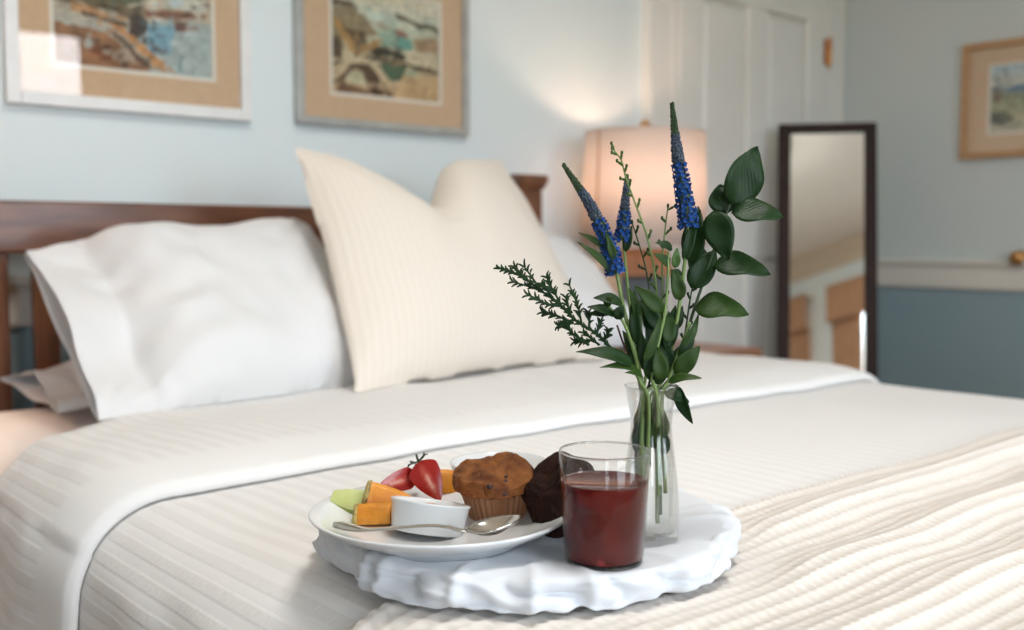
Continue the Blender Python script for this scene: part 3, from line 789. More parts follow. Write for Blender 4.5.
# ------------------------------------------------------------------ pictures
def inpoly(P, U, V):
    c = np.zeros(U.shape, bool); n = len(P); j = n - 1
    for i in range(n):
        xi, yi = P[i]; xj, yj = P[j]
        if yi != yj:
            m = ((yi > V) != (yj > V)) & (U < (xj - xi) * (V - yi) / (yj - yi) + xi); c ^= m
        j = i
    return c
def nfield(nu, nv, su, sv, seed):
    return np.array([[noise.noise(Vector((i/nu*su, j/nv*sv, seed))) for j in range(nv)] for i in range(nu)])
def painting(W, H, wash, shapes, seed, parent, mat):
    """a flat watercolour: faces coloured one by one; corner at local (0,0), x right, z up"""
    nu, nv = 130, 100
    U, V = np.meshgrid((np.arange(nu)+.5)/nu, (np.arange(nv)+.5)/nv, indexing='ij')
    n1 = nfield(nu, nv, 9, 7, seed); n2 = nfield(nu, nv, 26, 20, seed+5); n3 = nfield(nu, nv, 7, 30, seed+9)
    Uw = U + .022*n1 + .010*n2; Vw = V + .022*n3 + .010*n2
    C = np.zeros((nu, nv, 3))
    vs = np.array([w[0] for w in wash])
    for k in range(3): C[..., k] = np.interp(np.clip(Vw + .05*n1, 0, 1), vs, [w[1][k] for w in wash])
    for P, col, al in shapes:
        m = inpoly(P, Uw, Vw).astype(float) * al
        C = C * (1 - m[..., None]) + np.array(col) * m[..., None]
    rg = np.random.RandomState(seed)
    for k in range(110):                                    # loose brush dabs picked up from the colours around
        cu, cv = rg.rand(2); ln = .015 + .06*rg.rand(); wd_ = .006 + .016*rg.rand(); an = rg.choice([0, 0, PI/2, .6, -.5]) + .3*rg.randn()
        src = C[int(min(nu-1, max(0, (cu + .12*rg.randn())*nu))), int(min(nv-1, max(0, (cv + .10*rg.randn())*nv)))] * rg.choice([.30, .55, 1.0, 1.25])
        du, dv = Uw - cu, Vw - cv
        m = (np.abs(du*math.cos(an) + dv*math.sin(an)) < ln) & (np.abs(-du*math.sin(an) + dv*math.cos(an)) < wd_)
        C[m] = C[m]*.40 + src*.60
    C *= (1 + .30*n2 + .22*n1)[..., None]
    C = np.clip(C, .005, 1)
    me = bpy.data.meshes.new('artwork')
    vv = [(W*i/nu, 0, H*j/nv) for i in range(nu+1) for j in range(nv+1)]
    ff = [(i*(nv+1)+j, (i+1)*(nv+1)+j, (i+1)*(nv+1)+j+1, i*(nv+1)+j+1) for i in range(nu) for j in range(nv)]
    me.from_pydata(vv, [], ff)
    at_ = me.color_attributes.new('paint', 'FLOAT_COLOR', 'CORNER')
    cc = np.ones((nu*nv, 4, 4), np.float32); cc[:, :, :3] = C.reshape(-1, 1, 3)
    at_.data.foreach_set('color', cc.ravel())
    me.materials.append(mat)
    o = bpy.data.objects.new('artwork', me); COL.objects.link(o); o.parent = parent
    return o
def paint_mat():
    m, nt, b = nodes('watercolour_paint'); b.inputs['Roughness'].default_value = .9
    a = nt.nodes.new('ShaderNodeVertexColor'); a.layer_name = 'paint'; nt.links.new(a.outputs[0], b.inputs['Base Color']); return m
M['paint'] = paint_mat()
def picture(label, loc, rotz, W, H, fw, mg, wash, shapes, seed, fmat, matm='mat', group=None, top=None):
    """loc = bottom-left corner on the wall seen from the room; local x right, y into the wall, z up"""
    t = thing('framed_picture', label, 'picture', loc, (0, 0, rotz), group)
    d = .024
    fr = MB()
    for lo, hi in (((0, -d, 0), (fw, -.001, H)), ((W-fw, -d, 0), (W, -.001, H)), ((fw, -d, 0), (W-fw, -.001, fw)), ((fw, -d, H-fw), (W-fw, -.001, H))):
        MB().box(lo, hi).build('frame_side', M[fmat], t, local=True, smooth=False, bevel=.003)
    MB().box((fw, -.006, fw), (W-fw, -.002, H-fw)).build('backing', M['matcore'], t, local=True, smooth=False)
    a0, a1, b0, b1 = mg[0], W-mg[1], mg[2], H-mg[3]
    mt_ = MB(); y = -.012
    for lo, hi in (((fw, y, fw), (a0, -.0085, H-fw)), ((a1, y, fw), (W-fw, -.0085, H-fw)), ((a0, y, fw), (a1, -.0085, b0)), ((a0, y, b1), (a1, -.0085, H-fw))): mt_.box(lo, hi)
    mt_.build('mat_board', M[matm], t, local=True, smooth=False)
    e = .008; in_ = MB(); y = -.0115
    for lo, hi in (((a0, y, b0), (a0+e, -.008, b1)), ((a1-e, y, b0), (a1, -.008, b1)), ((a0+e, y, b0), (a1-e, -.008, b0+e)), ((a0+e, y, b1-e), (a1-e, -.008, b1))): in_.box(lo, hi)
    in_.build('inner_mat', M['matcore'], t, local=True, smooth=False)
    ar = painting(a1-a0-2*e, b1-b0-2*e, wash, shapes, seed, t, M['paint']); ar.location = (a0+e, -.0075, b0+e)
    MB().box((fw, -.0185, fw), (W-fw, -.0165, H-fw)).build('picture_glass', M['picglass'], t, local=True, smooth=False)
    return t
SEP = (.62, .50, .36); BR = (.20, .095, .045); DK = (.045, .035, .028); TEAL = (.30, .44, .42); SLATE = (.34, .43, .44)
W1 = [(0, (.36, .30, .22)), (.35, (.42, .42, .36)), (.55, (.52, .44, .32)), (.8, (.56, .36, .27)), (1, (.62, .60, .52))]
S1 = [
 ([(0,0),(.62,0),(.50,.10),(.30,.30),(0,.34)], (.30,.14,.065), .9),
 ([(.55,0),(1,0),(1,.47),(.80,.50),(.58,.42),(.55,.22),(.70,.06)], (.40,.48,.46), .95),
 ([(.57,.17),(.72,.18),(.76,.42),(.58,.42)], (.16,.36,.47), .8),
 ([(0,.62),(.30,.58),(.42,.62),(.55,.60),(.56,.44),(.28,.46),(0,.52)], (.13,.10,.055), .9),
 ([(.10,.86),(.28,.90),(.44,.76),(.56,.68),(.56,.56),(.24,.56),(.10,.62)], (.115,.135,.085), .95),
 ([(.14,.83),(.20,.84),(.20,.68),(.14,.68)], (.30,.34,.22), .9), ([(.24,.83),(.30,.80),(.30,.66),(.24,.66)], (.27,.31,.20), .9),
 ([(.54,.88),(.64,.84),(.64,.58),(.54,.60)], (.66,.62,.48), .95),
 ([(.46,.46),(.58,.46),(.57,.24),(.46,.28)], (.055,.038,.03), .95),
 ([(.64,.86),(.92,.88),(.92,.72),(.66,.70)], (.38,.22,.12), .85),
 ([(.90,.95),(.94,.95),(.94,.68),(.90,.68)], DK, .95),
 ([(.68,.70),(.98,.72),(.98,.58),(.68,.58)], (.52,.53,.44), .9),
 ([(.72,.68),(.82,.68),(.82,.60),(.72,.60)], (.50,.60,.60), .9),
 ([(.56,.54),(.98,.58),(.98,.54),(.56,.47)], (.22,.09,.045), .9),
 ([(.74,.48),(.86,.50),(.84,.38),(.76,.37)], (.13,.045,.03), .9),
 ([(.10,.52),(.40,.46),(.46,.42),(.10,.44)], (.50,.27,.12), .85),
 ([(.18,.46),(.44,.40),(.44,.36),(.18,.42)], (.07,.04,.025), .85),
 ([(.32,.40),(.42,.36),(.76,.02),(.66,.02)], (.52,.26,.10), .95),
 ([(.30,.36),(.40,.28),(.62,.04),(.54,.04)], (.10,.05,.03), .9),
 ([(.18,.22),(.24,.24),(.22,.16),(.18,.16)], (.42,.50,.46), .8),
 ([(.22,.18),(.40,.16),(.44,.06),(.22,.06)], (.22,.08,.045), .8), ([(.30,.14),(.44,.20),(.52,.06),(.40,.05)], (.44,.36,.27), .8),
 ([(.78,.14),(.80,.14),(.80,.03),(.78,.03)], (.13,.22,.24), .8),
 ([(.34,1),(.46,1),(.46,.90),(.34,.90)], (.30,.13,.085), .8), ([(.52,1),(.535,1),(.535,.7),(.52,.7)], (.12,.11,.06), .8)]
W2 = [(0, (.48, .30, .15)), (.2, (.58, .45, .28)), (.45, (.50, .44, .28)), (.7, (.50, .54, .40)), (.85, (.60, .60, .46)), (1, (.64, .56, .40))]
S2 = [
 ([(.0,.90),(.18,.88),(.22,.82),(0,.82)], (.10,.05,.025), .9), ([(.06,1),(.10,1),(.10,.94),(.06,.94)], (.05,.10,.08), .9),
 ([(.0,.80),(.20,.84),(.36,.70),(.44,.60),(.0,.50)], (.26,.18,.09), .85),
 ([(.55,.84),(1,.76),(1,.70),(.60,.79)], (.08,.045,.02), .9),
 ([(.30,.84),(.60,.80),(.62,.72),(.36,.74)], (.52,.62,.52), .8),
 ([(.42,.66),(.62,.68),(.62,.50),(.44,.50)], (.26,.40,.30), .9), ([(.60,.62),(.75,.60),(.74,.47),(.60,.49)], (.10,.30,.25), .9),
 ([(.57,.68),(.70,.66),(.70,.62),(.58,.63)], (.26,.08,.05), .9), ([(.75,.62),(1,.66),(1,.50),(.78,.50)], (.32,.18,.09), .8),
 ([(.30,.50),(.66,.47),(.66,.38),(.34,.40)], (.028,.020,.012), .95), ([(.66,.48),(.92,.50),(.92,.36),(.68,.38)], (.60,.52,.36), .9),
 ([(.20,.40),(.60,.38),(1,.34),(1,.28),(.60,.33),(.22,.36)], (.085,.05,.022), .95),
 ([(.44,.34),(.68,.32),(.66,.20),(.54,.16),(.46,.24)], (.055,.12,.06), .95), ([(.68,.30),(.90,.28),(.80,.20),(.68,.22)], (.32,.38,.26), .8),
 ([(.0,.68),(.06,.70),(.26,.42),(.20,.38)], (.44,.25,.08), .95), ([(.16,.42),(.24,.46),(.46,.58),(.44,.52),(.26,.38)], (.42,.23,.075), .95),
 ([(.12,.62),(.30,.60),(.32,.50),(.22,.46)], (.10,.06,.03), .9), ([(.0,.52),(.08,.50),(.10,.34),(.0,.32)], (.055,.028,.014), .9),
 ([(.0,.08),(.08,.10),(.22,.28),(.18,.30)], (.085,.038,.016), .95), ([(.20,.30),(.34,.30),(.56,.0),(.36,.0)], (.085,.04,.018), .95),
 ([(.12,.14),(.20,.24),(.30,.08)], (.46,.46,.30), .9), ([(.06,.10),(.26,.06),(.36,0),(.04,0)], (.13,.05,.022), .85),
 ([(.64,.22),(1,.28),(1,0),(.60,0)], (.55,.36,.17), .75)]
W3 = [(0, (.55, .50, .36)), (.3, (.40, .38, .22)), (.55, (.30, .32, .20)), (.66, (.20, .27, .30)), (.70, (.62, .60, .50)), (1, (.42, .56, .62))]
S3 = [([(0,.62),(.30,.70),(.7,.68),(1,.70),(1,.64),(.5,.60)], (.055,.14,.26), .9), ([(0,.30),(.14,.32),(.24,.20),(.12,.10),(0,.14)], (.05,.065,.05), .9),
      ([(.02,.62),(.10,.62),(.10,.46),(.03,.46)], (.16,.085,.04), .9), ([(.3,.5),(.45,.52),(.5,.4),(.34,.38)], (.14,.18,.10), .8), ([(.36,.30),(.50,.34),(.44,.14),(.34,.12)], (.55,.52,.38), .8),
      ([(.5,.25),(.62,.3),(.7,.12),(.55,.08)], (.09,.06,.035), .8), ([(.35,1),(.65,1),(.65,.74),(.35,.72)], (.64,.62,.50), .8)]
picture('silver framed harbour watercolour with dark green houseboat, left above the headboard', (.608, YB, 1.190), 0, .515, .415, .026, (.086, .081, .080, .080), W1, S1, 3, 'silver', group='pictures above the bed')
picture('silver framed harbour watercolour with crossed beams, nearer the lamp above the bed', (1.238, YB, 1.196), 0, .508, .415, .019, (.092, .082, .074, .078), W2, S2, 11, 'silver2', group='pictures above the bed')
picture('tan framed landscape watercolour hanging on the right wall beyond the mirror', (XR, 1.715, 1.195), -PI/2, .52, .382, .022, (.088, .088, .075, .075), W3, S3, 21, 'tanframe')

# brass knob fixed to the right wall
kb = MB().lathe([(.026, 0), (.026, .006), (.012, .010), (.011, .028), (.022, .036), (.024, .046), (.017, .055), (0, .057)], n=24)
kb.v = [Vector((-p.z, p.y, p.x)) for p in kb.v]
kp = at(1027, 258, 3.46); kb_o = kb.build('wall_knob', M['brass'], local=True); kb_o.location = (XR, kp.y, kp.z)
tag(kb_o, 'round brass knob on the right wall just above the chair rail', 'knob')

# ------------------------------------------------------------------ floor mirror
MW, MH, RW, LEAN = .315, 1.330, .040, R(10.4)
mp_ = at(833, 238, 3.28); mloc = Vector((mp_.x, mp_.y, 0)); MROT = R(-51.5)
mir = thing('floor_mirror', 'tall narrow floor mirror in a dark brown frame leaning back on its stand', 'mirror', mloc, (0, 0, MROT))
Lm = Matrix.Rotation(-LEAN, 4, 'X')
def mpart(name, mb, mat, bevel=.004):
    mb.v = [Lm @ p for p in mb.v]
    return mb.build(name, M[mat], mir, local=True, smooth=False, bevel=bevel)
h2 = MW / 2
for sx in (-1, 1):
    a, b = sorted((sx*h2, sx*(h2-RW))); mpart('frame_stile', MB().box((a, -.012, .0), (b, .016, MH)), 'darkframe')
mpart('frame_rail', MB().box((-h2+RW, -.012, MH-RW*.8), (h2-RW, .016, MH)), 'darkframe')
mpart('frame_rail', MB().box((-h2+RW, -.012, .05), (h2-RW, .016, .05+RW)), 'darkframe')
mpart('mirror_glass', MB().box((-h2+RW-.004, -.002, .086), (h2-RW+.004, .002, MH-RW*.8+.004)), 'mirror', 0)
mpart('back_board', MB().box((-h2+RW-.004, .004, .05), (h2-RW+.004, .012, MH-RW*.8+.004)), 'darkframe', 0)
lg = MB()
top = Lm @ Vector((0, .02, 1.05))
for sx in (-1, 1):
    l_ = MB(); x = sx * .125
    a = Vector((x, top.y, top.z)); b = Vector((x - .0, .40, 0.0))
    l_.add([a+Vector((-.013,-.008,0)), a+Vector((.013,-.008,0)), a+Vector((.013,.010,0)), a+Vector((-.013,.010,0)), b+Vector((-.013,-.009,0)), b+Vector((.013,-.009,0)), b+Vector((.013,.009,0)), b+Vector((-.013,.009,0))],
           [(0,1,2,3),(7,6,5,4),(0,4,5,1),(1,5,6,2),(2,6,7,3),(3,7,4,0)])
    l_.build('rear_leg', M['darkframe'], mir, local=True, smooth=False, bevel=.002)
MB().box((-.125, .243, .395), (.125, .257, .42)).build('leg_brace', M['darkframe'], mir, local=True, smooth=False, bevel=.002)

# ------------------------------------------------------------------ breakfast tray
TZ = BT + .0105 + .004                      # the tray stands on throw and duvet
TH = .017
FACE = (0, 0, -YAW)                        # local x = to the right of the view, y = away, z = up
tray = MB().lathe([(0, 0), (.128, 0), (.150, .004), (.163, TH+.002), (.160, TH+.003), (.146, TH-.003), (0, TH-.004)], n=80).build('serving_tray', M['tray'], local=True)
tray.location = (TRAY.x, TRAY.y, TZ)
tag(tray, 'round grey tray hidden under the white cloth napkin', 'tray')
NZ = TZ + TH                              # top of the napkin on the tray
RN = .164
random.seed(3)
phs = [random.uniform(0, 6.28) for _ in range(12)]
def nap(i, j):
    th = 2*PI*i/360; t = j/84
    cs, sn = math.cos(th), math.sin(th)
    def ns(f, z0): return noise.noise(Vector((cs*f, sn*f, z0)))
    big = ns(1.3, 4) + .5*ns(2.6, 1.7)                       # slow swags
    rid = (1 - abs(ns(2.9, 9.3))*2.6); rid = max(0, rid)**3    # a few sharp hanging folds
    fine = ns(7, 2.2)
    L = RN + .046 + .010*big
    d = t*L
    w1 = noise.noise(Vector((d*cs*15, d*sn*15, 2))); w2 = noise.noise(Vector((d*cs*37, d*sn*37, 6)))
    if d < RN:
        e = sstep(.62, 1, d/RN)
        z = NZ + .0012 + (.0012*w1 + .0007*w2)*(.35 + 1.6*e) + e*(.0030 + .0030*big + .0035*rid)
        r = d*(1 + e*(.020*big + .012*rid))
    else:
        q = d - RN; H = NZ - TZ + .006
        R0 = RN*(1 + .020*big + .012*rid); z0 = NZ + .0042 + .0030*big + .0035*rid
        # roll over the rim, bulge, then tuck under
        k = q/(L - RN)
        hgt = z0 - (BT + .0125 + .0015)
        ang = k*PI*.93
        bul = .010 + .004*big + .007*rid + .0045*fine*sstep(.1, .6, k)
        r = R0 + bul*math.sin(ang)**.8 if 0 < ang < PI else R0
        z = z0 - hgt*(.5 - .5*math.cos(min(PI, ang*1.06)))
        r += sstep(.30, 1, k)*(.010*ns(4.5, 6) + .006*ns(10, 3) + .004)
        lay = noise.noise(Vector((cs*5.5, sn*5.5, k*2.4)))
        r += .0050*lay*sstep(.05, .5, k)
        cre = max(0, 1 - 5*abs(noise.noise(Vector((cs*3.4 + k*.5, sn*3.4, k*1.3 + 5)))))
        r -= .0060*cre*math.sin(PI*min(1, k*1.05))
        cr2 = max(0, 1 - 6*abs(noise.noise(Vector((cs*2.2, sn*2.2 + k*.8, k*2.6 + 1)))))
        r += .0035*cr2*math.sin(PI*min(1, k*1.05)); z += .002*cr2*math.sin(PI*min(1, k*1.05))
        z += sstep(.72, 1, k)*.0055*max(0, ns(9, 7.7))*2
    return (TRAY.x + r*cs, TRAY.y + r*sn, max(z, BT + .0135))
napo = MB().grid(nap, 360, 85, wrap=True).build('napkin', M['napkin'], solid=.0011, origin=(TRAY.x, TRAY.y, TZ), off=1)
tag(napo, 'white cloth napkin draped over the tray with crumpled edges', 'napkin')

# plate
PZ = NZ + .0042
PS = .885
pc = on(441, 508, PZ + .0272*PS); PLATE = Vector((pc.x, pc.y, PZ))
pl = MB().lathe([(0, .004), (.070, .004), (.072, 0), (.076, 0), (.079, .005), (.098, .012), (.113, .020), (.1195, .0245), (.1205, .0262), (.1190, .0272), (.111, .0238), (.095, .0165), (.082, .0105), (.074, .0080), (0, .0075)], n=96).build('plate', M['china'], local=True)
pl.location = PLATE
for v_ in pl.data.vertices: v_.co *= PS
tag(pl, 'round white china plate carrying the muffins and fruit', 'plate')
def pz(p):
    r = math.hypot(p.x - PLATE.x, p.y - PLATE.y)
    return PZ + PS*float(np.interp(r/PS, [0, .074, .082, .095, .111, .119], [.0075, .008, .0105, .0165, .0238, .0272]))
def put(px, py, lift=0):
    p = on(px, py, PZ + .01)
    for _ in range(4): p = on(px, py, pz(p))
    p.z += lift; return p

# ramekin of jam
rp = put(424, 542, .002)
ra = thing('ramekin', 'small white ramekin of jam tilted at the front of the plate', 'ramekin', rp + FW.normalized()*.027, (R(-11), R(7.5), -YAW))
ra.scale = (1, 1, .88)
MB().lathe([(0, .002), (.0265, .002), (.0275, 0), (.0290, .001), (.0318, .026), (.0330, .0275), (.0318, .0285), (.0302, .0272), (.0278, .006), (0, .005)], n=64).build('body', M['china'], ra, local=True)
MB().lathe([(.0298, .0235), (.022, .0246), (.012, .0250), (0, .0252)], n=40, fr=lambda th, r, z: (r, z + .0009*math.sin(5*th)*(r > .005))).build('jam', M['jam'], ra, local=True)

# cream bowl behind the muffin
bp_ = at(499, 461, 1.012); bw = thing('bowl', 'white bowl standing on the napkin behind the berry muffin', 'bowl', (bp_.x, bp_.y, NZ + .0022))
BH = (bp_.z - bw.location.z) / .0384
MB().lathe([(r * 1.045, z * BH) for r, z in [(0, .002), (.022, .002), (.023, 0), (.026, 0), (.027, .004), (.038, .016), (.0435, .030), (.0452, .0372), (.0445, .0384), (.0430, .0374), (.040, .028), (.033, .014), (0, .007)]], n=72).build('body', M['china'], bw, local=True)

# muffins
def muffin(name, label, loc, rot, crust, liner, seed, size=1.0, berries=True):
    t = thing(name, label, 'muffin', loc, rot, 'muffins on the plate')
    s_ = size
    npl = 34
    def lf(th, r, z):
        k = z / .0285
        return (r + .0011*(.4 + .6*k)*(1 if math.cos(th*npl) > 0 else -1)*abs(math.cos(th*npl))**.5, z)
    prof_ = [(0, 0), (.0215*s_, 0)] + [((.0225 + .0075*i/6)*s_, .0285*s_*i/6) for i in range(7)]
    MB().lathe(prof_, n=272, fr=lambda th, r, z: lf(th, r, z) if r > .02 else (r, z), close=False).build('paper_liner', liner, t, local=True, smooth=False, solid=.0004)
    tp = MB(); n, m_ = 96, 40
    def tf(i, j):
        th = 2*PI*i/n; a = j/(m_-1)
        if a < .25: k = a/.25; r = .028 + .0085*math.sin(k*PI/2); z = .0245 + .003*k
        else:
            k = (a-.25)/.75; ang = k*PI/2
            r = .0365*math.cos(ang)**.70; z = .0275 + .0195*math.sin(ang)**.9
        p = Vector((math.cos(th)*r*40, math.sin(th)*r*40, z*40 + seed))
        l = 1 + .17*noise.noise(p*1.1) + .06*noise.noise(p*2.4) + .025*noise.noise(p*6)
        zz = z + .009*noise.noise(p*1.1 + Vector((9, 0, 0)))*sstep(.2, .6, a) + .0018*noise.noise(p*5)
        return (r*l*s_*math.cos(th), r*l*s_*math.sin(th), zz*s_)
    tp.grid(tf, n, m_, wrap=True).build('crust', crust, t, local=True)
    if berries:
        random.seed(seed)
        for k in range(7):
            th = random.uniform(PI, 2*PI) if k < 6 else random.uniform(0, PI); a = random.uniform(.35, .8)
            p = Vector(tf(int(th/(2*PI)*n) % n, int(a*(m_-1))))
            MB().ico(p*.968, random.uniform(.0022, .0034)*s_, 2, (1, 1, .8), .2, 2).build('berry', M['berry'], t, local=True)
    return t
mp1 = put(498, 523); muffin('berry_muffin', 'golden brown berry muffin in a pleated brown paper liner', mp1 + FW*.022 + Vector((0, 0, .001)), (R(3), R(-3), -YAW), M['muffin'], M['liner'], 5, 1.05)
ax2 = (RT*-.50 - FW*.72 + Vector((0, 0, .48))).normalized(); q2 = Vector((0, 0, 1)).rotation_difference(ax2)
muffin('chocolate_muffin', 'dark chocolate muffin lying on its side behind the juice glass', at(564, 495, .868) - ax2*.024, q2.to_euler(), M['choc'], M['linerdark'], 12, .93, False)

# fruit
def slab_wedge(name, label, cat, loc, rot, L, H, T, flesh, rind, taper=(.15, 1.0), bow=.3, rindpart='rind', end_rind=False, group=None):
    """a cut melon wedge: pointed inner edge up, curved skin below (or at one end)"""
    t = thing(name, label, cat, loc, rot, group)
    n = 18; ms = MB(); rs = MB(); prof_ = []
    for i in range(n + 1):
        u = i / n; x = -L/2 + L*u
        k = (math.sin(PI * (taper[0] + (taper[1]-taper[0])*u)) ** .6)
        k = max(k, .06)
        zb = bow * L * (2*u - 1)**2 * .5
        w = T/2 * (.35 + .65*k)
        sec = [(-w, .0), (-w*.96, H*k*.35), (-w*.55, H*k*.85), (-w*.15, H*k), (w*.15, H*k), (w*.55, H*k*.85), (w*.96, H*k*.35), (w, 0), (w*.5, -H*.06), (-w*.5, -H*.06)]
        prof_.append([(x + .0006*noise.noise(Vector((x*300, y*300, z*300))), y, z + zb + .0010*noise.noise(Vector((x*160, y*160, z*160)))) for (y, z) in sec])
    m_ = len(prof_[0])
    vs = [p for pr in prof_ for p in pr]
    fs = [(i*m_+k, i*m_+(k+1)%m_, (i+1)*m_+(k+1)%m_, (i+1)*m_+k) for i in range(n) for k in range(m_)]
    fs += [tuple(range(m_))[::-1], tuple(n*m_+k for k in range(m_))]
    MB().add(vs, fs).build('flesh', flesh, t, local=True, bevel=.0008)
    if end_rind:
        vv = []
        for (dx, sc_) in ((-.0028, .80), (-.0020, 1.0), (.0012, 1.06), (.0015, .97)):
            for p in prof_[0]: vv.append((p[0] + dx, p[1]*sc_, p[2]*sc_ if sc_ < 1 else p[2]*sc_))
        ff = [(a*m_+k, a*m_+(k+1)%m_, (a+1)*m_+(k+1)%m_, (a+1)*m_+k) for a in range(3) for k in range(m_)] + [tuple(range(m_))[::-1]]
        MB().add(vv, ff).build(rindpart, rind, t, local=True)
    else:
        vv = []
        for pr in prof_:
            for k in (7, 8, 9, 0): p = pr[k]; vv.append((p[0], p[1]*1.03, p[2] - .0004)); 
            for k in (0, 9, 8, 7): p = pr[k]; vv.append((p[0], p[1]*1.05, p[2] - .0022))
        ff = [(i*8+k, i*8+(k+1)%8, (i+1)*8+(k+1)%8, (i+1)*8+k) for i in range(n) for k in range(8)] + [tuple(range(8)), tuple(n*8+k for k in range(8))[::-1]]
        MB().add(vv, ff).build(rindpart, rind, t, local=True)
    return t
FR = 'fruit pieces on the plate'
hp = put(361, 521); slab_wedge('melon_slice', 'pale green honeydew melon slice at the left of the plate', 'melon', hp + FW*.014 + Vector((0, 0, .004)), (R(-16), R(9), -YAW + R(-6)), .058, .0195, .018, M['honeydew'], M['honeyrind'], (.10, .80), .16)
op1 = at(395, 512, .889); slab_wedge('orange_slice', 'long orange melon slice lying across the honeydew behind the ramekin', 'melon', op1, (R(-14), R(15), -YAW + R(4)), .053, .0195, .018, M['orangeflesh'], M['rind'], (.36, .93), .06, end_rind=True, group=FR)
op2 = put(374, 528); slab_wedge('orange_slice', 'short orange melon chunk with dark rind left of the ramekin', 'melon', op2 + FW*.008 + Vector((0, 0, .0022)), (R(-10), R(-3), -YAW - R(4)), .029, .0165, .020, M['orangeflesh'], M['rind'], (.34, .62), .04, end_rind=True, group=FR)
op3 = put(449, 508); slab_wedge('orange_slice', 'orange melon chunk wedged between strawberry and muffin', 'melon', op3 + FW*.030 + Vector((0, 0, .008)), (R(-8), R(10), -YAW + R(20)), .036, .021, .020, M['orangeflesh'], M['rind'], (.36, .70), .05, end_rind=True, group=FR)
def strawberry(label, loc, rot, size=1.0, leaves=True, slim=1.0):
    """halved strawberry: cut face towards local -y, tip at local z=0, calyx on top"""
    t = thing('strawberry_half', label, 'strawberry', loc, rot, 'strawberry halves')
    H = .034*size
    def wid(k): return 0.0122*size*slim*(math.sin(min(1, k*1.02)*PI*.60)**.85)*(1 if k < .8 else max(.05, 1 - ((k-.8)/.2)**2*.75))
    n, m_ = 26, 14
    sk = MB()
    def sf(i, j):
        k = i/(n-1); a = PI*j/(m_-1); w = wid(max(.001, k))
        return (-w*math.cos(a), w*.95*math.sin(a), H*k)
    sk.grid(sf, n, m_).build('skin', M['strawskin'], t, local=True)
    cf = MB()
    def cff(i, j):
        k = i/(n-1); u = -1 + 2*j/10; w = wid(max(.001, k))*1.0
        return (u*w, -.0012*size*(1-u*u)*math.sin(k*PI), H*k)
    cf.grid(cff, n, 11).build('cut_face', M['strawcut'], t, local=True)
    for k in range(5 if leaves else 3):
        a = PI*(.05 + .9*k/4); l = MB(); L = .0095*size; z0 = H*.975
        dx, dy = -math.cos(a), math.sin(a)*.8
        pr = [(0, .001, .0016), (.4, .0040, .0030), (.75, .0030, .0042), (1.0, .0004, .0075 if k % 2 else .003)]
        vs = []
        for (q, w, zz) in pr: vs += [(dx*L*q - dy*w, dy*L*q + dx*w, z0 + zz), (dx*L*q + dy*w, dy*L*q - dx*w, z0 + zz)]
        l.add(vs, [(0,1,3,2),(2,3,5,4),(4,5,7,6)]); l.build('calyx_leaf', M['calyx'], t, local=True, solid=.0006)
    MB().tube([(0, .003, H*.97), (0, .004, H*1.10), (.001, .004, H*1.2)], .0011, 6).build('stalk', M['calyx'], t, local=True)
    return t
sp1 = at(441, 501, 0.912); strawberry('halved strawberry standing upright with green calyx, cut face out', sp1, (R(-18), R(-33), -YAW), 1.16)
sp2 = at(376, 488, 0.912); strawberry('halved strawberry lying on its side behind the orange slice', sp2, (R(-24), R(80), -YAW + R(6)), 1.15, True, .72)

# teaspoon on the front of the plate
spn = thing('teaspoon', 'shiny steel teaspoon resting across the front of the plate', 'spoon', put(430, 537) + Vector((0, 0, .004)), (0, 0, 0))
def spoon():
    path = [(334, 523, .869), (346, 526.5, .865), (362, 529.5, .860), (380, 529, .856), (405, 527, .850), (430, 525.5, .845), (448, 527, .842), (458, 530, .840), (466, 531, .840)]
    pts = smooth_path([at(x, y, d - .062) for x, y, d in path], 5)
    wd = np.interp(np.linspace(0, 1, len(pts)), [0, .05, .16, .3, .5, .8, 1], [.002, .0085, .0095, .0055, .0036, .0030, .0038])
    mb = MB(); n = len(pts); vs = []
    for i, p in enumerate(pts):
        t = (pts[min(i+1, n-1)] - pts[max(i-1, 0)]).normalized()
        side = Vector((0, 0, 1)).cross(t).normalized(); nn = t.cross(side)
        if nn.z < 0: nn = -nn
        for k in range(10):
            a = 2*PI*k/10; vs.append(p + side*(wd[i]*math.cos(a)) + nn*(.0011*math.sin(a)))
    fs = [(i*10+k, i*10+(k+1)%10, (i+1)*10+(k+1)%10, (i+1)*10+k) for i in range(n-1) for k in range(10)] + [tuple(range(10)), tuple((n-1)*10+k for k in range(10))]
    mb.add(vs, fs).build('handle', M['steel'], spn)
    # bowl: from the neck to the tip, opening up
    A = pts[-1]; B = at(521, 516.5, .842 - .058); ax = (B - A); L = ax.length; ax.normalize()
    side = Vector((0, 0, 1)).cross(ax).normalized(); nn = ax.cross(side)
    if nn.z < 0: nn = -nn
    bb = MB()
    def bf(i, j):
        u = i/24; v = -1 + 2*j/14
        w = .0165*(math.sin(PI*(u**.85))**.6)*(1 - .12*u) + .0012
        dep = .0078*math.sin(PI*min(1, u*1.02))**.8 if 0 < u < 1 else 0
        return A + ax*(L*u) + side*(w*v) - nn*(dep*(1 - v*v)) 
    bb.grid(bf, 25, 15).build('spoon_bowl', M['steel'], spn, solid=.0008)
spoon()

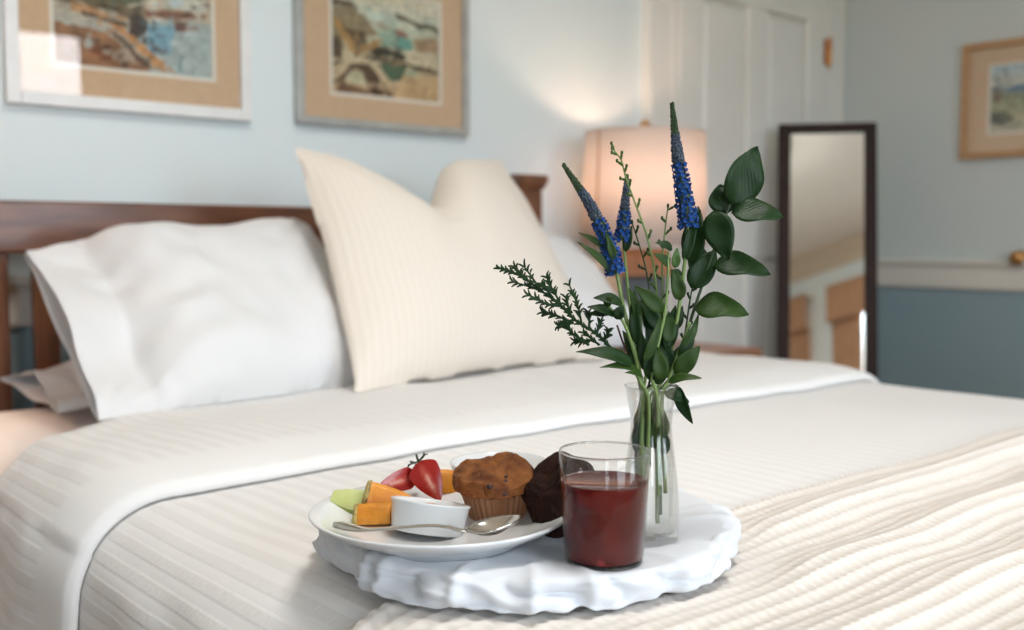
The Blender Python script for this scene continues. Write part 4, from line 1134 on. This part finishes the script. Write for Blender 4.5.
# glass of juice
gp = on(604, 561, NZ + .004); GD = .0345
gl = thing('juice_glass', 'straight glass tumbler of dark red juice at the front of the tray', 'glass', (gp.x, gp.y, NZ + .0035))
GH = .0858
def flute(th, r, z): return (r + (.0004*math.cos(20*th) if .008 < z < .07 else 0), z)
MB().lathe([(0, .0), (.0275, .0), (.0292, .0015), (.0300, .004), (.0345, GH-.001), (.0340, GH), (.0328, GH-.001), (.0290, .010), (.0270, .008), (0, .0075)], n=120, fr=flute).build('tumbler', M['tumbler'], gl, local=True)
MB().tube([(.0338*math.cos(2*PI*k/72), .0338*math.sin(2*PI*k/72), GH - .0005) for k in range(73)], .0009, 8, cap=False).build('rim', M['clear'], gl, local=True)
MB().lathe([(0, .0003), (.0268, .0003), (.0284, .0015), (.0288, .0036), (0, .0038)], n=72).build('thick_base', M['clear'], gl, local=True)
MB().lathe([(0, .0045), (.0272, .0045), (.0296, .0060), (.0328, .0618), (.0331, .0628), (.031, .0621), (0, .0619)], n=100).build('juice', M['juice'], gl, local=True)

# bud vase
vp = on(650, 541, NZ + .003)
va = thing('glass_vase', 'clear glass bud vase holding the blue flowers and greenery', 'vase', (vp.x, vp.y, NZ + .003))
VD = (vp - CAM).dot(FW)
outer = [(0, 0), (.0205, 0), (.0222, .0025), (.0228, .012), (.0230, .027), (.0220, .046), (.0192, .070), (.0168, .090), (.0172, .104), (.0200, .120), (.0218, .1275)]
inner = [(.0210, .1275), (.0190, .119), (.0162, .104), (.0158, .090), (.0182, .070), (.0210, .046), (.0220, .027), (.0214, .014), (.0195, .009), (0, .0075)]
def sm(pr): return [(p.x, p.y) for p in smooth_path([Vector((a, b, 0)) for a, b in pr], 4)]
MB().lathe(outer[:3] + sm(outer[2:]) + sm(inner[:-1]) + inner[-1:], n=72).build('body', M['glass'], va, local=True)

# ------------------------------------------------------------------ flowers in the vase
D0 = VD
VC = Vector((vp.x, vp.y, 0))
def stem(pts, rad, mat, parent, name='stem', n=7, k=6):
    ps = smooth_path(pts, k)
    rr = list(np.linspace(rad[0], rad[1], len(ps))) if isinstance(rad, (tuple, list)) else rad
    return MB().tube(ps, [float(x) for x in rr] if isinstance(rr, list) else rr, n).build(name, M[mat], parent)
def leaf(base, tip, w, mat, parent, face=None, bend=.12, fold=.25, shape='oval', twist=0, name='leaf'):
    w *= 1.14 if w > .018 else .92; base, tip = Vector(base), Vector(tip); ax = tip - base; L = ax.length; ax.normalize()
    if face is None: face = (-FW + Vector((0, 0, .5)))
    face = Vector(face); face = (face - ax*face.dot(ax)).normalized(); sd = ax.cross(face).normalized()
    n, m_ = 13, 7
    mb = MB(); mb.uv = []
    def wf(u):
        if shape == 'oval': return max(.0, math.sin(PI*u**.80))**.75 * (1 - .25*u)
        return max(.0, math.sin(PI*u**.62))**.9
    def lf(i, j):
        u = i/(n-1); v = -1 + 2*j/(m_-1)
        tw = twist*u
        s2 = sd*math.cos(tw) + face*math.sin(tw); f2 = face*math.cos(tw) - sd*math.sin(tw)
        ww = w/2*wf(u) + .0003
        wav = .03*w*math.sin(u*11 + v*2)
        return base + ax*(L*u) + s2*(ww*v) + f2*(abs(v)*ww*fold + bend*L*(math.sin(PI*u) - .9*u*u*.6) + wav)
    mb.grid(lf, n, m_, lambda i, j: (i/(n-1), j/(m_-1)))
    return mb.build(name, M[mat], parent, solid=.0003)
def P(px, py, dd=0.0): return at(px, py, D0 + dd)
def inv(k, h):   # a point inside the vase: angle k, height h above its foot
    r = .0085 if h > .08 else .012
    return Vector((VC.x + r*math.cos(k), VC.y + r*math.sin(k), va.location.z + h))
def flower_thing(name, label, cat, group=None, foot=None):
    return thing(name, label, cat, foot if foot is not None else (VC.x, VC.y, va.location.z + .01), group=group)

def spike(t, path, r0, cols, seed):
    """flower spike from base to tip: open blue florets, grey buds, green buds"""
    random.seed(seed)
    ps = smooth_path(path, 10); n = len(ps)
    cum = [0]
    for i in range(1, n): cum.append(cum[-1] + (ps[i]-ps[i-1]).length)
    L = cum[-1]
    def pos(u):
        d = u*L; i = max(0, min(n-2, int(np.searchsorted(cum, d)) - 1)); f = (d-cum[i])/max(1e-9, cum[i+1]-cum[i])
        return ps[i].lerp(ps[i+1], f), (ps[i+1]-ps[i]).normalized()
    b1, b2 = cols
    groups = {'floret': MB(), 'bud': MB(), 'tip_bud': MB()}
    u = 0; k = 0
    while u < 1:
        p, t_ = pos(u)
        a = t_.cross(Vector((.3, .8, .1))).normalized(); b = t_.cross(a)
        rad = r0 * (1 - u*.93) ** .8
        kind = 'floret' if u < b1 + random.uniform(-.05, .05) else ('bud' if u < b2 + random.uniform(-.05, .05) else 'tip_bud')
        sz = {'floret': .0021, 'bud': .00125, 'tip_bud': .00095}[kind] * random.uniform(.8, 1.25)
        ring = max(5, int(2*PI*rad / (sz*1.75)))
        for q in range(ring):
            ang = 2*PI*(q + .5*(k % 2))/ring + random.uniform(-.15, .15)
            dr = a*math.cos(ang) + b*math.sin(ang)
            rr = rad * random.uniform(.82, 1.12) if kind == 'floret' else rad*random.uniform(.92, 1.05)
            c = p + dr*rr + t_*random.uniform(-.0006, .0006)
            if kind == 'floret':
                # a small four-petalled bloom
                mb = groups['floret']; s1 = t_.cross(dr).normalized()
                mb.ico(c - dr*.0006, sz*.62, 1)
                for w in range(4):
                    aa = PI/2*w + random.uniform(0, .6); e = s1*math.cos(aa) + t_*math.sin(aa)
                    f_ = dr.cross(e)
                    q0 = c; q1 = c + e*sz*1.0 + dr*sz*.75
                    mb.add([q0 - f_*sz*.2, q0 + f_*sz*.2, q0 + e*sz*.7 + dr*sz*.4 + f_*sz*.55, q1, q0 + e*sz*.7 + dr*sz*.4 - f_*sz*.55], [(0,1,2,3,4)])
            else:
                groups[kind].ico(c, sz, 1, (1, 1, 1.25))
        u += sz*1.75/L; k += 1
    for nm, mt_ in (('floret', 'blue'), ('bud', 'bluegrey'), ('tip_bud', 'budgreen')):
        if groups[nm].v:
            o = groups[nm].build({'floret': 'florets', 'bud': 'closed_buds', 'tip_bud': 'tip_buds'}[nm], M[mt_], t, fixn=False); o['kind'] = 'stuff'
    core = [pos(q/14)[0] for q in range(15)]
    MB().tube(core, [r0*(1 - q/14*.93)**.8*.9 for q in range(15)], 8).build('spike_core', M['bluegrey'] if False else M['stemdark'], t)

VG = 'blue flower spikes'
t = flower_thing('veronica_stem', 'tallest blue flower spike pointing straight up beside the glossy leaves', 'flower', VG)
stem([inv(.2, .012), inv(.3, .07), inv(.5, .114), P(666, 372, .005), P(676, 325, .004), P(682, 285, .002), P(686, 250), P(688, 224)], (.0019, .0014), 'stemgreen', t)
spike(t, [P(688, 226), P(684, 195), P(677, 150), P(672, 103)], .0074, (.50, .74), 1)
leaf(P(679, 300, .0), P(672, 270, -.006), .0125, 'leafmid', t, shape='oval'); leaf(P(684, 262), P(697, 208, .006), .009, 'leafdark', t, shape='lance')
t = flower_thing('veronica_stem', 'blue flower spike leaning out to the left over the pillow', 'flower', VG)
stem([inv(3.4, .03), inv(3.2, .08), inv(2.9, .114), P(640, 375, -.004), P(633, 345, -.004), P(624, 310, -.004), P(616, 270, -.004)], (.0021, .0015), 'stemgreen', t)
spike(t, [P(616, 272, -.004), P(606, 240, -.004), P(590, 205, -.003), P(563, 164, -.002)], .0070, (.42, .74), 2)
leaf(P(609, 252, -.004), P(579, 232, -.004), .0062, 'leafmid', t, shape='lance', bend=.1); leaf(P(612, 273, -.006), P(578, 241, -.008), .0068, 'leafmid', t, shape='lance', bend=.12)
leaf(P(614, 262, -.008), P(606, 232, -.012), .0068, 'leafmid', t, shape='lance')
t = flower_thing('veronica_stem', 'short blue flower spike between the two longer ones', 'flower', VG)
stem([inv(1.8, .05), inv(1.9, .114), P(640, 372, .01), P(634, 340, .012), P(628, 290, .012), P(623, 238, .010)], (.0017, .0012), 'stemgreen', t)
spike(t, [P(622, 240, .010), P(625, 205, .010), P(627, 174, .010)], .0055, (.50, .88), 3)
leaf(P(625, 252, .01), P(632, 225, .012), .007, 'leafdark', t, shape='lance')

# glossy-leaved branch on the right
t = flower_thing('ruscus_branch', 'branch with large glossy dark green leaves reaching right', 'foliage')
stem([inv(.0, .02), inv(.1, .075), inv(.2, .114), P(672, 375, .008), P(683, 345, .010), P(694, 310, .012), P(704, 280, .012), P(713, 252, .012), P(722, 226, .012), P(731, 202, .012)], (.0019, .0009), 'stemdark', t)
CAMF = -FW
leaf(P(730, 204, .010), P(758, 146, .012), .0330, 'leafdark', t, face=CAMF + RT*.45 + UP*.2, bend=.05, fold=.18)
leaf(P(731, 213, .008), P(784, 215, .004), .0255, 'leafdark', t, face=CAMF + UP*.8, bend=.10, fold=.12)
leaf(P(713, 211, .002), P(728, 260, -.004), .0240, 'leafdark', t, face=CAMF + RT*-.3, bend=.05, fold=.15)
leaf(P(693, 264, .008), P(698, 206, .014), .0190, 'leafdark', t, face=CAMF + RT*-.5, bend=.06)
leaf(P(713, 266, .010), P(771, 272, .004), .0265, 'leafdark', t, face=CAMF + UP*.9, bend=.12, fold=.12)
leaf(P(694, 309, .008), P(749, 312, .000), .0270, 'leafmid', t, face=CAMF + UP*.9, bend=.14, fold=.10)
leaf(P(726, 214, .018), P(720, 184, .022), .0260, 'leafdark', t, face=CAMF, bend=.05)
leaf(P(691, 288, .012), P(716, 250, .016), .0200, 'leafdark', t, face=CAMF + RT*-.2, bend=.05)
leaf(P(700, 285, .016), P(693, 236, .020), .0200, 'leafdark', t, face=CAMF + RT*.3, bend=.05)

# feathery cedar sprig on the left
t = flower_thing('cedar_sprig', 'feathery dark cedar sprig reaching left over the cream pillow', 'foliage')
def Cc(X, Y, dd=0): return P(490 + X/5.25, 250 + Y/5.25, -.004 + dd)
main = [inv(2.5, .06), inv(2.6, .114), P(640, 378, .0), P(624, 362, -.004), Cc(640, 520), Cc(560, 440), Cc(450, 370), Cc(370, 290), Cc(250, 200), Cc(150, 130), Cc(52, 96)]
stem(main, (.0016, .0008), 'cedar', t)
lat = [[(265, 210), (225, 150), (183, 90)], [(190, 160), (160, 120), (132, 88)], [(270, 215), (200, 190), (122, 168)], [(375, 292), (345, 235), (320, 190), (298, 145)], [(370, 295), (290, 282), (245, 255), (202, 238)],
       [(480, 385), (465, 310), (445, 250), (417, 185)], [(435, 380), (350, 345), (310, 335), (272, 320)], [(440, 382), (395, 390), (362, 396)], [(520, 500), (455, 455), (425, 430), (394, 398)], [(575, 500), (525, 460), (490, 434)],
       [(520, 400), (522, 360), (515, 325)], [(560, 440), (580, 380), (600, 330)], [(600, 480), (615, 440), (620, 420)], [(330, 250), (290, 200), (268, 175)], [(430, 330), (405, 290), (398, 250)], [(545, 470), (490, 480), (450, 478)]]
random.seed(5)
for l in lat:
    dz = random.uniform(-.012, .012)
    pts = [Cc(x, y, dz*i/max(1, len(l)-1)) for i, (x, y) in enumerate(l)]
    tw = MB(); ps = smooth_path(pts, 6)
    tw.tube(ps, [float(x) for x in np.linspace(.0011, .0006, len(ps))], 6)
    # scale-leaf nibs along the twig
    for i in range(2, len(ps), 2):
        d = (ps[i] - ps[i-1]).normalized()
        for s_ in (-1, 1):
            if random.random() < .85:
                o_ = d.cross(CAMF).normalized()*s_
                e = ps[i] + d*random.uniform(.003, .006) + o_*random.uniform(.0022, .0046) + CAMF*random.uniform(-.002, .002)
                tw.tube([ps[i], ps[i].lerp(e, .5) + d*.0008, e], [.0009, .0009, .0005], 5)
    o = tw.build('twig', M['cedar'], t); o['kind'] = 'stuff'
mn = MB(); mps = smooth_path(main[4:], 8)
for i in range(2, len(mps), 2):
    d = (mps[i] - mps[i-1]).normalized()
    for s_ in (-1, 1):
        o_ = d.cross(CAMF).normalized()*s_
        e = mps[i] + d*random.uniform(.003, .005) + o_*random.uniform(.0015, .0035)
        mn.tube([mps[i], mps[i].lerp(e, .5) + d*.001, e], [.0011, .0010, .0005], 5)
mn.build('scale_leaves', M['cedar'], t)['kind'] = 'stuff'

# upright light sprigs with tiny buds
def sprig(label, path, seed, side=.0045, mat='sprig', smat='stemgreen', every=3):
    t = flower_thing('budding_sprig', label, 'foliage', 'budding green sprigs')
    stem(path, (.0013, .0006), smat, t)
    ps = smooth_path(path, 8); random.seed(seed); mb = MB()
    st = int(len(ps)*.35)
    for i in range(st, len(ps), every):
        d = (ps[min(i+1, len(ps)-1)] - ps[i-1]).normalized(); s_ = 1 if (i // every) % 2 else -1
        o_ = (d.cross(CAMF).normalized()*s_ + CAMF*random.uniform(-.5, .5)).normalized()
        e = ps[i] + d*random.uniform(.003, .007) + o_*random.uniform(.5, 1)*side
        mb.tube([ps[i], ps[i].lerp(e, .6), e], [.0006, .0012, .0004], 5)
        mb.ico(e, .0013, 1, (1, 1, 1.5))
    mb.ico(ps[-1], .0012, 1, (1, 1, 2))
    mb.build('buds', M[mat], t)['kind'] = 'stuff'
    return t
sprig('tall budding green sprig rising in front of the lamp shade', [inv(1.2, .06), inv(1.4, .114), P(655, 380, .004), P(658, 330, .004), P(656, 285, .002), P(648, 240), P(634, 200), P(626, 178), P(621, 160), P(612, 148)], 4)
sprig('short budding sprig beside the tallest blue spike', [inv(.8, .06), inv(.9, .114), P(662, 378, .008), P(664, 330, .010), P(662, 280, .010), P(664, 240, .010), P(668, 206, .010)], 6, .006)
sprig('dark thin sprig in front of the wooden lamp body', [inv(2.2, .06), inv(2.1, .114), P(650, 380, .012), P(652, 320, .012), P(646, 270, .012), P(632, 222, .012)], 8, .006, 'cedar', 'stemdark', 2)
sprig('dark thin sprig rising beside the glossy branch', [inv(.3, .06), inv(.35, .114), P(675, 380, .014), P(684, 340, .016), P(690, 300, .016), P(696, 270, .016)], 9, .005, 'cedar', 'stemdark', 2)

# leafy stems with broad leaves around the neck of the vase
def leafy(label, path, leaves, smat='stemgreen', r=(.0018, .001)):
    t = flower_thing('leafy_stem', label, 'foliage', 'leafy green stems')
    stem(path, r, smat, t)
    for (bx, by, bd, tx, ty, td, w, m_, sh, fc) in leaves:
        f_ = CAMF + UP*fc[1] + RT*fc[0]
        leaf(P(bx, by, bd), P(tx, ty, td), w, m_, t, face=f_, shape=sh, bend=.10)
    return t
leafy('leafy stem with small oval leaves spreading left of the vase', [inv(2.9, .05), inv(3.0, .114), P(640, 378, -.008), P(632, 345, -.012), P(622, 320, -.014), P(608, 306, -.014)],
      [(622, 304, -.012, 594, 297, -.016, .0130, 'leafdark', 'oval', (0, .8)), (615, 316, -.014, 588, 306, -.018, .0110, 'leafdark', 'oval', (0, .9)), (616, 319, -.014, 623, 305, -.016, .0110, 'leafdark', 'oval', (0, .2)),
       (612, 312, -.012, 590, 314, -.010, .0100, 'leafdark', 'oval', (0, .5)), (606, 306, -.014, 612, 296, -.018, .008, 'leafmid', 'oval', (0, .5))])
leafy('leafy stem with long dark leaves low at the left of the vase rim', [inv(3.6, .05), inv(3.6, .114), P(640, 382, -.012), P(634, 370, -.014), P(630, 360, -.014)],
      [(634, 365, -.014, 577, 350, -.022, .0150, 'leafdark', 'lance', (.1, .9)), (640, 372, -.014, 601, 366, -.028, .0090, 'leafmid', 'lance', (0, 1)), (637, 345, -.006, 634, 288, -.002, .0095, 'leafdark', 'lance', (-.3, 0)),
       (644, 362, -.018, 662, 314, -.012, .0085, 'leafmid', 'lance', (.3, .3)), (643, 378, -.016, 626, 372, -.030, .007, 'leafmid', 'lance', (0, .8))])
leafy('leafy stem with broad mid green leaves in the middle of the bunch', [inv(4.4, .04), inv(4.5, .114), P(652, 375, -.010), P(660, 335, -.010), P(665, 312, -.010), P(668, 275, -.008), P(668, 252, -.006)],
      [(663, 312, -.012, 635, 286, -.018, .0150, 'leafmid', 'oval', (-.2, .3)), (680, 300, -.006, 674, 270, -.010, .0140, 'leafmid', 'oval', (0, .2)), (669, 266, -.006, 654, 253, -.010, .0095, 'leafmid', 'oval', (0, .6)),
       (672, 250, -.004, 656, 242, -.006, .0095, 'leafdark', 'lance', (0, .9)), (675, 268, -.004, 677, 248, -.008, .008, 'leaflight', 'oval', (0, .1)), (682, 275, .0, 671, 270, -.004, .006, 'leafdark', 'oval', (0, .6)),
       (660, 330, .004, 640, 300, .006, .012, 'leafdark', 'lance', (0, .2)), (664, 350, .006, 676, 305, .008, .015, 'leafdark', 'lance', (0, .1)), (652, 360, .006, 648, 310, .010, .013, 'leafdark', 'lance', (.2, .1))])
leafy('leafy stem with bright leaves hanging at the right of the vase rim', [inv(5.4, .04), inv(5.6, .114), P(668, 382, -.004), P(675, 362, -.002), P(684, 338, .0), P(690, 322, .0)],
      [(675, 374, -.006, 700, 346, -.010, .0175, 'leafmid', 'oval', (.1, .2)), (668, 382, -.010, 701, 377, -.020, .0100, 'leafmid', 'lance', (0, 1)), (677, 386, -.006, 692, 424, -.014, .0125, 'leafdark', 'oval', (-.6, .0)),
       (678, 354, -.002, 700, 313, .004, .0085, 'leafmid', 'lance', (.5, 0)), (679, 358, -.002, 694, 328, .002, .012, 'leafdark', 'oval', (.2, 0)), (664, 392, -.012, 690, 402, -.010, .010, 'leafdark', 'lance', (0, .4)),
       (662, 380, -.014, 656, 345, -.014, .014, 'leafmid', 'lance', (0, .1)), (672, 372, .002, 660, 338, .004, .014, 'leafdark', 'oval', (0, 0))])
t = leafy('dark leafy stem standing deep in the vase neck', [inv(2.0, .02), inv(2.0, .07), inv(2.0, .114), P(646, 372, .006), P(642, 340, .008), P(640, 310, .008)],
      [(648, 372, .0, 640, 330, -.002, .012, 'leafdark', 'lance', (-.2, 0)), (656, 374, .008, 668, 330, .010, .014, 'leafdark', 'lance', (.2, 0)), (650, 378, -.008, 646, 348, -.012, .010, 'leafdark', 'lance', (0, 0)), (640, 352, .006, 626, 330, .006, .010, 'leafdark', 'lance', (0, .3)),
       (656, 384, -.010, 668, 356, -.014, .011, 'leafdark', 'lance', (0, 0))])
random.seed(12)
for k in range(14):      # leaves crowded inside the neck
    a = random.uniform(0, 2*PI); h = random.uniform(.070, .092)
    b = inv(a, h); e = inv(a + random.uniform(-.6, .6), h + random.uniform(.022, .032)); 
    leaf(b, e, random.uniform(.011, .016), random.choice(['leafdark', 'leafdark', 'leafmid']), t, face=CAMF + RT*random.uniform(-.6, .6), bend=.03)
for k in range(18):     # more leaves on the same stem, filling the middle of the bunch
    x0 = random.uniform(636, 676); y0 = random.uniform(318, 384); dd = random.uniform(-.004, .020)
    a = random.uniform(-.5, .5) + (x0 - 656)/60
    ln = random.uniform(26, 46)
    leaf(P(x0, y0, dd), P(x0 + ln*math.sin(a), y0 - ln*math.cos(a), dd + random.uniform(-.006, .010)), random.uniform(.009, .014), random.choice(['leafdark', 'leafdark', 'leafdark', 'leafmid']), t, face=CAMF + RT*random.uniform(-.6, .6) + UP*random.uniform(-.1, .4), shape='lance', bend=.08)
t = flower_thing('woody_stem', 'thin reddish brown stem left of centre in the bunch', 'foliage')
stem([inv(2.6, .07), inv(2.7, .114), P(636, 372, .004), P(624, 345, .006), P(617, 325, .006)], (.0013, .0008), 'stembrown', t)
